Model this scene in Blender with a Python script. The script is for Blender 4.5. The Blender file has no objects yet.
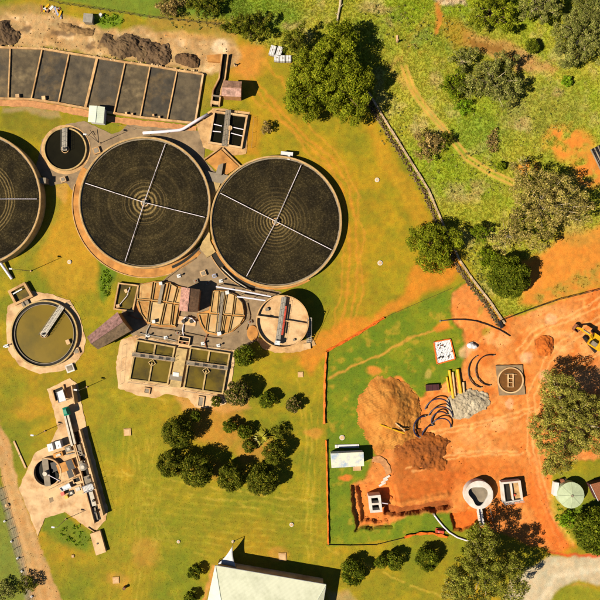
import bpy, math, random
import numpy as np
from mathutils import Vector

# ---------------------------------------------------------------- camera, sky, sun, exposure
scene = bpy.context.scene
H = 150.0                 # flying height of the drone in metres
S = 0.25                  # metres of ground per photo pixel
cam_d = bpy.data.cameras.new("camera")
cam_d.sensor_fit = 'HORIZONTAL'
cam_d.angle = 2 * math.atan(300 * S / H)
cam_d.clip_start = 1.0
cam_d.clip_end = 6000
cam = bpy.data.objects.new("camera", cam_d)
scene.collection.objects.link(cam)
cam.location = (0, 0, H)
scene.camera = cam

SUN_ELEV = math.radians(45)
SHADOW_AZ = math.radians(24)          # shadows fall towards +x, slightly +y
world = bpy.data.worlds.new("World")
scene.world = world
world.use_nodes = True
wn = world.node_tree.nodes
sky = wn.new('ShaderNodeTexSky')
sky.sky_type = 'NISHITA'
sky.sun_disc = False
sky.sun_elevation = SUN_ELEV
sky.altitude = 2200
sky.air_density = 0.75
sky.dust_density = 0.0
sun_dir = Vector((-math.cos(SHADOW_AZ) * math.cos(SUN_ELEV), -math.sin(SHADOW_AZ) * math.cos(SUN_ELEV), math.sin(SUN_ELEV)))
sky.sun_rotation = math.atan2(sun_dir.x, sun_dir.y)
world.node_tree.links.new(sky.outputs[0], wn['Background'].inputs[0])
wn['Background'].inputs[1].default_value = 0.05
sun_d = bpy.data.lights.new("sun", 'SUN')
sun_d.energy = 5.0
sun_d.angle = math.radians(0.5)
sun_d.color = (1.0, 0.92, 0.76)
sun = bpy.data.objects.new("sun", sun_d)
scene.collection.objects.link(sun)
sun.rotation_euler = (-sun_dir).to_track_quat('-Z', 'Y').to_euler()
scene.view_settings.view_transform = 'Standard'
scene.view_settings.look = 'None'
scene.view_settings.gamma = 1
scene.view_settings.exposure = 0.95
scene.cycles.max_bounces = 4
scene.cycles.diffuse_bounces = 1
scene.cycles.glossy_bounces = 2
scene.cycles.transmission_bounces = 2
scene.cycles.transparent_max_bounces = 4

random.seed(7)
rng = np.random.default_rng(7)
COL = scene.collection

# ---------------------------------------------------------------- helpers
def P(px, py, h=0.0):
    """ground position of a feature that stands h metres high and shows at photo pixel px, py"""
    k = 1 - h / H
    return ((px - 300) * S * k, (300 - py) * S * k)

def lin(v):
    v = v / 255.0
    return v / 12.92 if v <= 0.04045 else ((v + 0.055) / 1.055) ** 2.4

def C(r, g, b, k=0.6):
    v = (lin(r), lin(g), lin(b)); l = .3 * v[0] + .59 * v[1] + .11 * v[2]
    return tuple(max(.003, l + (c - l) * 1.03) * k for c in v)

def origin_of(o):
    v = Vector((0, 0, 0))
    while o is not None:
        v += o.location
        o = o.parent
    return v

class MB:
    def __init__(self):
        self.v = []; self.f = []
    def add(self, vs, fs):
        n = len(self.v)
        self.v += [tuple(p) for p in vs]
        self.f += [tuple(i + n for i in f) for f in fs]
        return self
    def prism(self, pts, z0, z1, bottom=False):
        """upright prism over a 2-D outline"""
        a = sum(pts[i][0] * pts[(i + 1) % len(pts)][1] - pts[(i + 1) % len(pts)][0] * pts[i][1] for i in range(len(pts)))
        if a < 0: pts = pts[::-1]
        n = len(pts)
        vs = [(x, y, z0) for x, y in pts] + [(x, y, z1) for x, y in pts]
        fs = [(i, (i + 1) % n, n + (i + 1) % n, n + i) for i in range(n)] + [tuple(range(n, 2 * n))]
        if bottom: fs.append(tuple(range(n - 1, -1, -1)))
        return self.add(vs, fs)
    def loop(self, outer, inner, z0, z1):
        """ring between two outlines with equal counts"""
        n = len(outer)
        vs = [(x, y, z0) for x, y in outer] + [(x, y, z1) for x, y in outer] + [(x, y, z1) for x, y in inner] + [(x, y, z0) for x, y in inner]
        fs = []
        for i in range(n):
            j = (i + 1) % n
            fs += [(i, j, n + j, n + i), (n + i, n + j, 2 * n + j, 2 * n + i), (2 * n + i, 2 * n + j, 3 * n + j, 3 * n + i)]
        return self.add(vs, fs)
    def ring(self, c, r0, r1, z0, z1, a0=0, a1=360, seg=96):
        full = abs(a1 - a0) >= 360
        n = seg if full else max(4, int(seg * abs(a1 - a0) / 360))
        an = [math.radians(a0 + (a1 - a0) * i / n) for i in range(n if full else n + 1)]
        vs = []
        for a in an:
            ca, sa = math.cos(a), math.sin(a)
            vs += [(c[0] + r1 * ca, c[1] + r1 * sa, z0), (c[0] + r1 * ca, c[1] + r1 * sa, z1), (c[0] + r0 * ca, c[1] + r0 * sa, z1), (c[0] + r0 * ca, c[1] + r0 * sa, z0)]
        fs = []
        m = len(an)
        for i in range(m if full else m - 1):
            a = 4 * i; b = 4 * ((i + 1) % m)
            fs += [(a, b, b + 1, a + 1), (a + 1, b + 1, b + 2, a + 2), (a + 2, b + 2, b + 3, a + 3)]
        if not full:
            fs += [(0, 1, 2, 3), (4 * m - 1, 4 * m - 2, 4 * m - 3, 4 * m - 4)]
        return self.add(vs, fs)
    def disc(self, c, r, z, seg=64):
        return self.add([(c[0] + r * math.cos(2 * math.pi * i / seg), c[1] + r * math.sin(2 * math.pi * i / seg), z) for i in range(seg)], [tuple(range(seg))])
    def cyl(self, c, r, z0, z1, seg=16, r2=None):
        r2 = r if r2 is None else r2
        vs = [(c[0] + r * math.cos(2 * math.pi * i / seg), c[1] + r * math.sin(2 * math.pi * i / seg), z0) for i in range(seg)]
        vs += [(c[0] + r2 * math.cos(2 * math.pi * i / seg), c[1] + r2 * math.sin(2 * math.pi * i / seg), z1) for i in range(seg)]
        return self.add(vs, [(i, (i + 1) % seg, seg + (i + 1) % seg, seg + i) for i in range(seg)] + [tuple(range(seg, 2 * seg))])
    def tube(self, path, r, n=6, r2=None, closed_ends=True):
        path = [Vector(p) for p in path]
        m = len(path)
        vs = []; fs = []
        for i, p in enumerate(path):
            d = (path[min(i + 1, m - 1)] - path[max(i - 1, 0)])
            d = d.normalized() if d.length > 1e-9 else Vector((0, 0, 1))
            up = Vector((0, 0, 1)) if abs(d.z) < 0.95 else Vector((1, 0, 0))
            a = d.cross(up).normalized(); b = d.cross(a).normalized()
            rr = r if r2 is None else r + (r2 - r) * i / (m - 1)
            for k in range(n):
                t = 2 * math.pi * k / n
                vs.append(p + (a * math.cos(t) + b * math.sin(t)) * rr)
        for i in range(m - 1):
            for k in range(n):
                fs.append((i * n + k, (i + 1) * n + k, (i + 1) * n + (k + 1) % n, i * n + (k + 1) % n))
        if closed_ends:
            fs += [tuple(range(n)), tuple(range(m * n - 1, (m - 1) * n - 1, -1))]
        return self.add(vs, fs)
    def beam(self, a, b, w, z0, z1):
        """box that runs from a to b (2-D), w wide"""
        dx, dy = b[0] - a[0], b[1] - a[1]
        l = math.hypot(dx, dy) or 1
        nx, ny = -dy / l * w / 2, dx / l * w / 2
        return self.prism([(a[0] - nx, a[1] - ny), (b[0] - nx, b[1] - ny), (b[0] + nx, b[1] + ny), (a[0] + nx, a[1] + ny)], z0, z1, True)
    def box(self, c, sx, sy, z0, z1, rot=0):
        ca, sa = math.cos(rot), math.sin(rot)
        pts = [(c[0] + x * ca - y * sa, c[1] + x * sa + y * ca) for x, y in ((-sx/2, -sy/2), (sx/2, -sy/2), (sx/2, sy/2), (-sx/2, sy/2))]
        return self.prism(pts, z0, z1, True)
    def build(self, name, mat, parent=None, smooth=False):
        me = bpy.data.meshes.new(name)
        o0 = origin_of(parent)
        me.from_pydata([(x - o0.x, y - o0.y, z - o0.z) for x, y, z in self.v], [], self.f)
        me.materials.append(mat)
        if smooth: me.polygons.foreach_set('use_smooth', [True] * len(me.polygons))
        me.update()
        o = bpy.data.objects.new(name, me)
        COL.objects.link(o)
        o.parent = parent
        return o

def np_mesh(name, verts, quads, mat, parent=None, colors=None, smooth=False, cname='Col'):
    me = bpy.data.meshes.new(name)
    k = quads.shape[1]
    me.vertices.add(len(verts)); me.vertices.foreach_set('co', np.ascontiguousarray(verts, dtype=np.float32).ravel())
    me.loops.add(quads.size); me.loops.foreach_set('vertex_index', np.ascontiguousarray(quads, dtype=np.int32).ravel())
    me.polygons.add(len(quads)); me.polygons.foreach_set('loop_start', np.arange(0, quads.size, k, dtype=np.int32))
    if smooth: me.polygons.foreach_set('use_smooth', np.ones(len(quads), dtype=bool))
    me.update(calc_edges=True)
    if colors is not None:
        a = me.color_attributes.new(cname, 'FLOAT_COLOR', 'POINT')
        c4 = np.ones((len(verts), 4), dtype=np.float32); c4[:, :3] = colors
        a.data.foreach_set('color', c4.ravel())
    me.materials.append(mat)
    o = bpy.data.objects.new(name, me)
    COL.objects.link(o)
    o.parent = parent
    return o

LABELS = set()
def tag(o, label, cat=None, group=None, kind=None):
    o['label'] = label
    if cat: o['category'] = cat
    if group: o['group'] = group
    if kind: o['kind'] = kind
    return o

def thing(name, label, cat, xy, z=0.0, group=None):
    o = bpy.data.objects.new(name, None)
    o.empty_display_size = 0.5
    COL.objects.link(o)
    o.location = (xy[0], xy[1], z)
    return tag(o, label, cat, group)

def Q(pts, h=0.0):
    return [P(x, y, h) for x, y in pts]

def lerp(a, b, t):
    return (a[0] + (b[0] - a[0]) * t, a[1] + (b[1] - a[1]) * t)

def inset(pts, d):
    """shrink a convex outline by d metres"""
    n = len(pts)
    ar = sum(pts[i][0] * pts[(i + 1) % n][1] - pts[(i + 1) % n][0] * pts[i][1] for i in range(n))
    s = 1 if ar > 0 else -1
    out = []
    for i in range(n):
        p0, p1, p2 = Vector(pts[i - 1]), Vector(pts[i]), Vector(pts[(i + 1) % n])
        e1 = (p1 - p0).normalized(); e2 = (p2 - p1).normalized()
        n1 = Vector((-e1.y, e1.x)) * s; n2 = Vector((-e2.y, e2.x)) * s
        m = (n1 + n2)
        k = d / max(0.35, (1 + n1.dot(n2)))
        out.append((p1.x + m.x * k, p1.y + m.y * k))
    return out

def centroid(pts):
    return (sum(p[0] for p in pts) / len(pts), sum(p[1] for p in pts) / len(pts))

# ---------------------------------------------------------------- materials
def material(name, col, rough=0.8, var=0.25, scale=1.5, bump=0.3, stain=None, stain_amt=0.35, stain_scale=0.35, spec=0.3, metal=0.0, bscale=None, fine=0.12):
    m = bpy.data.materials.new(name); m.use_nodes = True
    nt = m.node_tree; nd = nt.nodes; ln = nt.links
    b = nd['Principled BSDF']
    b.inputs['Roughness'].default_value = rough
    b.inputs['Specular IOR Level'].default_value = spec
    b.inputs['Metallic'].default_value = metal
    g = nd.new('ShaderNodeNewGeometry')
    n1 = nd.new('ShaderNodeTexNoise'); n1.inputs['Scale'].default_value = scale; n1.inputs['Detail'].default_value = 5
    ln.new(g.outputs['Position'], n1.inputs['Vector'])
    mr = nd.new('ShaderNodeMapRange'); mr.inputs['From Min'].default_value = 0.28; mr.inputs['From Max'].default_value = 0.72
    mr.inputs['To Min'].default_value = 1 - var; mr.inputs['To Max'].default_value = 1 + var
    ln.new(n1.outputs['Fac'], mr.inputs['Value'])
    n2 = nd.new('ShaderNodeTexNoise'); n2.inputs['Scale'].default_value = 14; n2.inputs['Detail'].default_value = 3
    ln.new(g.outputs['Position'], n2.inputs['Vector'])
    mr2 = nd.new('ShaderNodeMapRange'); mr2.inputs['From Min'].default_value = 0.3; mr2.inputs['From Max'].default_value = 0.7
    mr2.inputs['To Min'].default_value = 1 - fine; mr2.inputs['To Max'].default_value = 1 + fine
    ln.new(n2.outputs['Fac'], mr2.inputs['Value'])
    mul = nd.new('ShaderNodeMath'); mul.operation = 'MULTIPLY'
    ln.new(mr.outputs[0], mul.inputs[0]); ln.new(mr2.outputs[0], mul.inputs[1])
    base = nd.new('ShaderNodeMix'); base.data_type = 'RGBA'
    st = stain if stain else tuple(c * 0.55 for c in col)
    base.inputs[6].default_value = (*col, 1); base.inputs[7].default_value = (*st, 1)
    n3 = nd.new('ShaderNodeTexNoise'); n3.inputs['Scale'].default_value = stain_scale; n3.inputs['Detail'].default_value = 7; n3.inputs['Roughness'].default_value = 0.65
    ln.new(g.outputs['Position'], n3.inputs['Vector'])
    mr3 = nd.new('ShaderNodeMapRange'); mr3.inputs['From Min'].default_value = 0.46; mr3.inputs['From Max'].default_value = 0.68
    mr3.inputs['To Min'].default_value = 0; mr3.inputs['To Max'].default_value = stain_amt
    ln.new(n3.outputs['Fac'], mr3.inputs['Value']); ln.new(mr3.outputs[0], base.inputs[0])
    sc = nd.new('ShaderNodeVectorMath'); sc.operation = 'SCALE'
    ln.new(base.outputs[2], sc.inputs[0]); ln.new(mul.outputs[0], sc.inputs['Scale'])
    ln.new(sc.outputs[0], b.inputs['Base Color'])
    if bump > 0:
        bp = nd.new('ShaderNodeBump'); bp.inputs['Strength'].default_value = bump; bp.inputs['Distance'].default_value = 0.05
        if bscale:
            n4 = nd.new('ShaderNodeTexNoise'); n4.inputs['Scale'].default_value = bscale; n4.inputs['Detail'].default_value = 4
            ln.new(g.outputs['Position'], n4.inputs['Vector']); ln.new(n4.outputs['Fac'], bp.inputs['Height'])
        else:
            ln.new(n2.outputs['Fac'], bp.inputs['Height'])
        ln.new(bp.outputs[0], b.inputs['Normal'])
    return m

def roof_material(name, col, angle, stain=None, stain_amt=0.5, pitch=1.6, rib=0.3, **kw):
    """corrugated sheet: ribs run along the given direction"""
    m = material(name, col, stain=stain, stain_amt=stain_amt, bump=0.0, **kw)
    nt = m.node_tree; nd = nt.nodes; ln = nt.links
    g = nd.new('ShaderNodeNewGeometry'); mp = nd.new('ShaderNodeMapping'); mp.inputs['Rotation'].default_value = (0, 0, -angle)
    w = nd.new('ShaderNodeTexWave'); w.wave_type = 'BANDS'; w.bands_direction = 'Y'; w.inputs['Scale'].default_value = pitch
    ln.new(g.outputs['Position'], mp.inputs['Vector']); ln.new(mp.outputs[0], w.inputs['Vector'])
    bp = nd.new('ShaderNodeBump'); bp.inputs['Strength'].default_value = rib; bp.inputs['Distance'].default_value = 0.06
    ln.new(w.outputs['Fac'], bp.inputs['Height']); ln.new(bp.outputs[0], nd['Principled BSDF'].inputs['Normal'])
    return m

def attr_material(name, rough=0.9, bump=0.5, bscale=9.0, var=0.25, translucent=0.0, fine_scale=5.0, spec=0.2):
    m = bpy.data.materials.new(name); m.use_nodes = True
    nt = m.node_tree; nd = nt.nodes; ln = nt.links
    b = nd['Principled BSDF']; b.inputs['Roughness'].default_value = rough; b.inputs['Specular IOR Level'].default_value = spec
    at = nd.new('ShaderNodeAttribute'); at.attribute_name = 'Col'
    colout = at.outputs['Color']
    if var > 0:
        g = nd.new('ShaderNodeNewGeometry')
        n1 = nd.new('ShaderNodeTexNoise'); n1.inputs['Scale'].default_value = fine_scale; n1.inputs['Detail'].default_value = 6; n1.inputs['Roughness'].default_value = 0.7
        ln.new(g.outputs['Position'], n1.inputs['Vector'])
        mr = nd.new('ShaderNodeMapRange'); mr.inputs['From Min'].default_value = 0.3; mr.inputs['From Max'].default_value = 0.7
        mr.inputs['To Min'].default_value = 1 - var; mr.inputs['To Max'].default_value = 1 + var
        ln.new(n1.outputs['Fac'], mr.inputs['Value'])
        sc = nd.new('ShaderNodeVectorMath'); sc.operation = 'SCALE'
        ln.new(colout, sc.inputs[0]); ln.new(mr.outputs[0], sc.inputs['Scale'])
        colout = sc.outputs[0]
    ln.new(colout, b.inputs['Base Color'])
    if bump > 0:
        n2 = nd.new('ShaderNodeTexNoise'); n2.inputs['Scale'].default_value = bscale; n2.inputs['Detail'].default_value = 5
        ln.new(g.outputs['Position'], n2.inputs['Vector'])
        bp = nd.new('ShaderNodeBump'); bp.inputs['Strength'].default_value = bump; bp.inputs['Distance'].default_value = 0.12
        ln.new(n2.outputs['Fac'], bp.inputs['Height']); ln.new(bp.outputs[0], b.inputs['Normal'])
    if translucent > 0:
        t = nd.new('ShaderNodeBsdfTranslucent'); ln.new(colout, t.inputs['Color'])
        mx = nd.new('ShaderNodeMixShader'); mx.inputs[0].default_value = translucent
        ln.new(b.outputs[0], mx.inputs[1]); ln.new(t.outputs[0], mx.inputs[2])
        ln.new(mx.outputs[0], nd['Material Output'].inputs['Surface'])
    return m

M = {}
M['ground'] = attr_material('ground_soil_and_turf', bump=0.5, bscale=6.0, var=0.24, fine_scale=4.5)
M['leaf'] = attr_material('foliage', rough=0.7, bump=0, var=0, translucent=0.16, spec=0.06)
M['grass'] = attr_material('grass_blades', rough=0.9, bump=0, var=0, translucent=0.4, spec=0.03)
M['bark'] = material('bark', C(120, 95, 70), var=0.3, scale=4)
M['gum_bark'] = material('pale_gum_bark', C(205, 185, 150), var=0.25, scale=4)
M['concrete'] = material('warm_concrete', C(214, 170, 116), var=0.22, scale=0.7, stain=C(146, 98, 52), stain_amt=0.7, stain_scale=0.4, fine=.18)
M['rim'] = material('weathered_concrete_rim', C(200, 168, 112), var=0.25, scale=0.9, stain=C(120, 95, 60), stain_amt=0.5, stain_scale=0.6)
M['pale'] = material('pale_concrete', C(226, 186, 138), var=0.2, scale=0.5, stain=C(170, 118, 66), stain_amt=0.75, stain_scale=0.28, fine=.18)
M['white_concrete'] = material('new_white_concrete', C(226, 218, 208), var=0.12, scale=0.8, stain=C(205, 160, 120), stain_amt=0.4)
M['apron'] = material('stained_apron', C(205, 142, 72), var=0.25, scale=0.6, stain=C(140, 88, 40), stain_amt=0.6)
M['brick'] = material('brick_paving', C(204, 144, 92), var=0.25, scale=1.2, stain=C(150, 90, 55), stain_amt=0.5, bscale=8)
M['tarmac'] = material('worn_tarmac', C(156, 130, 98), var=0.2, scale=0.6, stain=C(104, 84, 62), stain_amt=0.7, stain_scale=0.25)
M['grey'] = material('grey_concrete', C(150, 135, 115), var=0.2, scale=0.8)
M['metal'] = material('galvanised_steel', C(175, 165, 150), rough=0.5, var=0.2, metal=0.3, bump=0.1)
M['dark_metal'] = material('dark_steel', C(60, 52, 46), rough=0.6, var=0.2, bump=0.1)
M['white'] = material('white_paint', C(232, 228, 226), rough=0.5, var=0.08, bump=0.05, stain_amt=0.15)
M['pipe'] = material('pipe_paint', C(246, 232, 238), rough=0.45, var=0.06, bump=0.0, stain_amt=0.1)
M['dark'] = material('wet_dark_floor', C(40, 34, 24), var=0.3, scale=1.0)
M['sludge'] = material('dry_sludge', C(84, 70, 54), var=0.35, scale=0.5, stain=C(128, 102, 70), stain_amt=0.7, stain_scale=0.18, bump=0.5, bscale=6, fine=0.2)
M['water_dark'] = material('dark_water', C(30, 27, 14), rough=0.25, var=0.3, scale=0.3, bump=0.06, spec=0.15, bscale=3, fine=0.04)
M['water_olive'] = material('olive_water', C(128, 104, 24), rough=0.22, var=0.12, scale=0.15, bump=0.03, spec=0.4, bscale=2, stain=C(98, 84, 22), stain_amt=0.8, stain_scale=0.13, fine=0.07)
M['water_mixed'] = material('settling_water', C(112, 94, 32), rough=0.2, var=0.3, scale=0.3, bump=0.05, spec=0.4, bscale=2, stain=C(58, 52, 38), stain_amt=1.0, stain_scale=0.14, fine=0.1)
M['red'] = material('red_paint', C(215, 85, 60), rough=0.5, var=0.15, bump=0.05)
M['orange_net'] = material('orange_barrier_mesh', C(235, 112, 35), rough=0.7, var=0.3, scale=3, bump=0.1)
M['black'] = material('black_plastic', C(30, 27, 32), rough=0.45, var=0.2, bump=0.0, spec=0.4)
M['blue_black'] = material('blue_black_plastic', C(44, 44, 72), rough=0.4, var=0.2, bump=0.0, spec=0.4)
M['yellow'] = material('yellow_plastic', C(240, 178, 40), rough=0.45, var=0.12, bump=0.0)
M['machine_yellow'] = material('machine_yellow_paint', C(245, 185, 40), rough=0.45, var=0.12, bump=0.05, stain=C(190, 120, 50), stain_amt=0.5, stain_scale=1.2)
M['maroon'] = material('maroon_tarpaulin', C(78, 38, 40), var=0.2)
M['green'] = material('green_paint', C(20, 150, 118), rough=0.5, var=0.12, bump=0.05)
M['glass'] = material('dark_glass', (0.01, 0.012, 0.015), rough=0.1, var=0.0, bump=0, spec=0.6)
M['rust'] = material('old_rusty_bits', C(150, 92, 60), var=0.35, scale=5)
# ---------------------------------------------------------------- ground: one sheet to the horizon, split by what covers it
_lat = rng.random((8, 256, 256)).astype(np.float32)
def vnoise(x, y, seed):
    L = _lat[seed % 8]
    xi = np.floor(x).astype(np.int64); yi = np.floor(y).astype(np.int64)
    fx = (x - xi).astype(np.float32); fy = (y - yi).astype(np.float32)
    fx = fx * fx * (3 - 2 * fx); fy = fy * fy * (3 - 2 * fy)
    xi = xi + 37 * seed; yi = yi + 91 * seed
    a = L[xi & 255, yi & 255]; b = L[(xi + 1) & 255, yi & 255]; c = L[xi & 255, (yi + 1) & 255]; d = L[(xi + 1) & 255, (yi + 1) & 255]
    return (a * (1 - fx) + b * fx) * (1 - fy) + (c * (1 - fx) + d * fx) * fy
def fbm(x, y, scale, octv, seed):
    """about -1..1; scale is the size of the largest blobs in photo pixels"""
    t = 0; amp = 1; tot = 0; f = 1.0 / scale
    for o in range(octv):
        t = t + amp * (vnoise(x * f, y * f, seed + o) * 2 - 1); tot += amp
        amp *= 0.55; f *= 2.03
    return t / tot * 1.5

inner = np.arange(-77.5, 77.501, 0.25)
out = [77.5]
st = 0.4
while out[-1] < 2500:
    out.append(out[-1] + st); st *= 1.32
out = np.array(out[1:])
ax = np.concatenate([-out[::-1], inner, out])
X, Y = np.meshgrid(ax, ax, indexing='ij')
px = (300 + X / S).astype(np.float64); py = (300 - Y / S).astype(np.float64)
W1 = fbm(px, py, 26, 4, 1); W2 = fbm(px, py, 26, 4, 3)
F1 = fbm(px, py, 7, 3, 5)
PXW = px + 5 * W1; PYW = py + 5 * W2
PXS = px + 1.6 * F1 + 1.2 * W1; PYS = py + 1.6 * fbm(px, py, 7, 3, 2) + 1.2 * W2

def sdf(pts, x, y):
    d = np.full(x.shape, 1e9); s = np.ones(x.shape)
    n = len(pts)
    for i in range(n):
        ax_, ay_ = pts[i]; bx_, by_ = pts[i - 1]
        ex, ey = bx_ - ax_, by_ - ay_
        wx, wy = x - ax_, y - ay_
        t = np.clip((wx * ex + wy * ey) / (ex * ex + ey * ey + 1e-9), 0, 1)
        d = np.minimum(d, (wx - ex * t) ** 2 + (wy - ey * t) ** 2)
        c1 = y >= ay_; c2 = y < by_; c3 = ex * wy > ey * wx
        s = np.where((c1 & c2 & c3) | (~c1 & ~c2 & ~c3), -s, s)
    return s * np.sqrt(d)
def sm(x):
    x = np.clip(x, 0, 1); return x * x * (3 - 2 * x)
def poly(pts, feather=3.0, warp=2):
    x, y = ((px, py), (PXS, PYS), (PXW, PYW))[warp]
    return sm(0.5 - sdf(pts, x, y) / (2 * feather))
def dline(pts, x, y):
    d = np.full(x.shape, 1e9)
    for (ax_, ay_), (bx_, by_) in zip(pts[:-1], pts[1:]):
        ex, ey = bx_ - ax_, by_ - ay_
        wx, wy = x - ax_, y - ay_
        t = np.clip((wx * ex + wy * ey) / (ex * ex + ey * ey + 1e-9), 0, 1)
        d = np.minimum(d, (wx - ex * t) ** 2 + (wy - ey * t) ** 2)
    return np.sqrt(d)
def line(pts, width, feather=2.0, warp=1):
    x, y = ((px, py), (PXS, PYS), (PXW, PYW))[warp]
    return sm(0.5 - (dline(pts, x, y) - width / 2) / (2 * feather))
def blob(cx, cy, rx, ry=None, soft=0.6, warp=2):
    ry = ry or rx
    x, y = ((px, py), (PXS, PYS), (PXW, PYW))[warp]
    d = np.sqrt(((x - cx) / rx) ** 2 + ((y - cy) / ry) ** 2)
    return sm((1 - d) / soft + 0.3)

GC = np.zeros(X.shape + (3,), dtype=np.float64)
def paint(mask, col):
    global GC
    m = mask[..., None]
    GC = GC * (1 - m) + np.array(col) * m
def cov(n, lo, hi):
    return sm((n - lo) / (hi - lo))

nA = fbm(px, py, 60, 5, 0); nB = fbm(px, py, 18, 4, 4); nC = fbm(px, py, 9, 3, 6); nD = fbm(px, py, 4, 2, 7); nE = fbm(px, py, 130, 3, 2)
GC[:] = C(152, 134, 26)
paint(cov(nA, -0.3, 0.6) * 0.8, C(118, 124, 20))
paint(cov(nB, 0.0, 0.7) * 0.5, C(182, 152, 34))
paint(cov(-nA + 0.4 * nB, 0.25, 1.0) * 0.5, C(186, 138, 32))
paint(cov(nC, 0.3, 0.9) * 0.3, C(112, 114, 20))
# mowing lines on the lawns
stripe = np.sin((py * 0.985 - px * 0.10 + 2.2 * W1) * 2 * math.pi / 6.5)
lawn_s = poly([(140, 488), (320, 488), (322, 556), (140, 556)], 8)
paint(lawn_s * cov(stripe + 0.4 * nC, 0.4, 1.2) * 0.45, C(190, 166, 62))
stripe2 = np.sin((px * 0.995 + py * 0.05 + 2.0 * W1) * 2 * math.pi / 5.5)
lawn_w = poly([(103, 420), (160, 420), (165, 600), (110, 600)], 8)
paint(lawn_w * cov(stripe2 + 0.4 * nC, 0.5, 1.2) * 0.4, C(188, 160, 58))
lawn_e = poly([(300, 330), (322, 360), (324, 540), (300, 540)], 6)
paint(lawn_e * cov(stripe2 + 0.4 * nC, 0.4, 1.2) * 0.4, C(196, 160, 52))
paint(poly([(150, 505), (300, 500), (300, 545), (150, 545)], 14) * 0.5 * cov(nB, -0.6, 0.4), C(112, 118, 24))
# old tyre lines across the lawns
for pl in ([(128, 420), (136, 460), (137, 520), (134, 600)], [(100, 480), (125, 474), (160, 478), (210, 488), (318, 500)], [(112, 400), (140, 392), (165, 404), (172, 412)], [(108, 465), (150, 486), (220, 500), (300, 520)],
           [(150, 430), (146, 500), (160, 560), (180, 600)], [(160, 492), (158, 520), (170, 545), (205, 556)], [(300, 380), (308, 440), (312, 560)], [(330, 548), (345, 560), (420, 585), (450, 600)]):
    for off in (-2.6, 2.6):
        paint(line([(x + off, y + off * .4) for x, y in pl], 1.1, 1.0, 2) * 0.55 * cov(nC, -.7, .2), C(198, 168, 66))
paint(poly([(100, 385), (180, 415), (170, 500), (320, 500), (322, 545), (205, 560), (190, 620), (60, 620), (70, 560), (104, 530)], 14) * 0.5 * cov(nA, -.7, .5), C(126, 132, 20))
# rough field beyond the rubble row
field = poly([(205, -30), (700, -30), (700, 262), (545, 302), (505, 322), (440, 215), (366, 92), (300, 62), (250, 42), (215, 20)], 5)
paint(field, C(174, 168, 58))
paint(field * cov(nA, -0.2, 0.5) * 0.7, C(144, 164, 38))
paint(field * cov(nB, 0.1, 0.7) * 0.6, C(200, 184, 106))
paint(field * cov(-nB + 0.3 * nC, 0.25, 0.8) * 0.35, C(116, 136, 28))
paint(blob(420, 40, 90, 40) * 0.55 * cov(nB, -0.4, 0.5), C(112, 146, 34))
paint(blob(270, 14, 40, 20) * 0.7, C(122, 150, 46))
paint(blob(480, 135, 34, 20) * 0.5, C(128, 148, 52))
paint(blob(545, 110, 55, 30) * 0.55, C(150, 150, 62))
for b in ((378, 6, 22, 6), (395, 20, 14, 8), (440, 75, 8, 20), (520, 125, 14, 10), (550, 95, 14, 8), (430, 130, 18, 12), (470, 192, 30, 14), (530, 60, 24, 10), (290, 25, 12, 6)):
    paint(blob(*b) * 0.5 * cov(nC + .5 * nB, -.6, .5), C(190, 160, 112))
paint(poly([(464, 32), (505, 38), (528, 55), (556, 68), (550, 74), (515, 66), (480, 52), (464, 48)], 4) * 0.8, C(186, 136, 78))
paint(poly([(440, 15), (468, 25), (478, 46), (455, 52), (445, 40)], 5) * 0.7, C(168, 126, 40))
paint(poly([(472, 40), (500, 44), (500, 50), (476, 50)], 3) * 0.7, C(130, 84, 28))
paint(poly([(430, -4), (470, -4), (470, 6), (440, 7)], 2) * 0.9, C(222, 190, 150))
paint(line([(437, 4), (440, 22), (436, 32)], 6, 2) * 0.8, C(206, 120, 50))
# upper north strip of green behind the bare yard
paint(poly([(60, -30), (250, -30), (250, 20), (150, 16), (110, 10), (60, 2)], 4) * 0.9, C(112, 132, 40))
paint(poly([(85, 14), (125, 14), (122, 28), (100, 27)], 3) * 0.85, C(110, 140, 34))
# tracks in the field
trk = np.zeros(X.shape)
for off in (-2.6, 2.6):
    paint(line([(404 + off, 66), (412 + off, 88), (424 + off, 106), (444 + off, 129), (468 + off, 158 - off * .4), (490, 172 - off), (516, 184 - off)], 2.4, 0.9, 0) * 0.95, C(206, 160, 76))
    trk = np.maximum(trk, line([(404 + off, 66), (412 + off, 88), (424 + off, 106), (444 + off, 129), (468 + off, 158 - off * .4), (490, 172 - off), (516, 184 - off)], 4, 1, 0))
    paint(line([(444 + off, -4), (425 + off, 20), (406 + off, 44), (404 + off, 66)], 2.2, 2.2) * 0.4, C(196, 156, 70))
paint(line([(397, 62), (412, 88), (430, 112)], 10, 6) * 0.45 * cov(nC, -.6, .4), C(200, 150, 70))
paint(blob(418, 47, 10, 5) * 0.5 * cov(nC, -.4, .4), C(206, 140, 76))
paint(line([(398, 60), (388, 68), (405, 85)], 6, 4) * 0.5, C(190, 150, 80))
# red patches of the field
paint(blob(572, 144, 28, 20) * 0.95 * cov(nB + .5 * nC, -0.95, -0.1), C(224, 134, 54))
paint(blob(594, 172, 24, 18) * 0.9 * cov(nC + nB, -0.9, 0.1), C(218, 128, 52))
paint(blob(528, 168, 14, 9) * 0.8 * cov(nC, -0.4, 0.4), C(220, 138, 60))
paint(poly([(523, 262), (560, 240), (604, 225), (700, 205), (700, 262), (604, 288), (540, 306), (522, 305)], 5) * 0.92, C(218, 132, 52))
paint(poly([(530, 296), (604, 262), (700, 236), (700, 258), (604, 284), (540, 304)], 3) * 0.7 * cov(nC, -0.5, 0.4), C(150, 142, 56))
paint(blob(580, 235, 26, 14) * 0.55, C(184, 144, 60))
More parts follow.
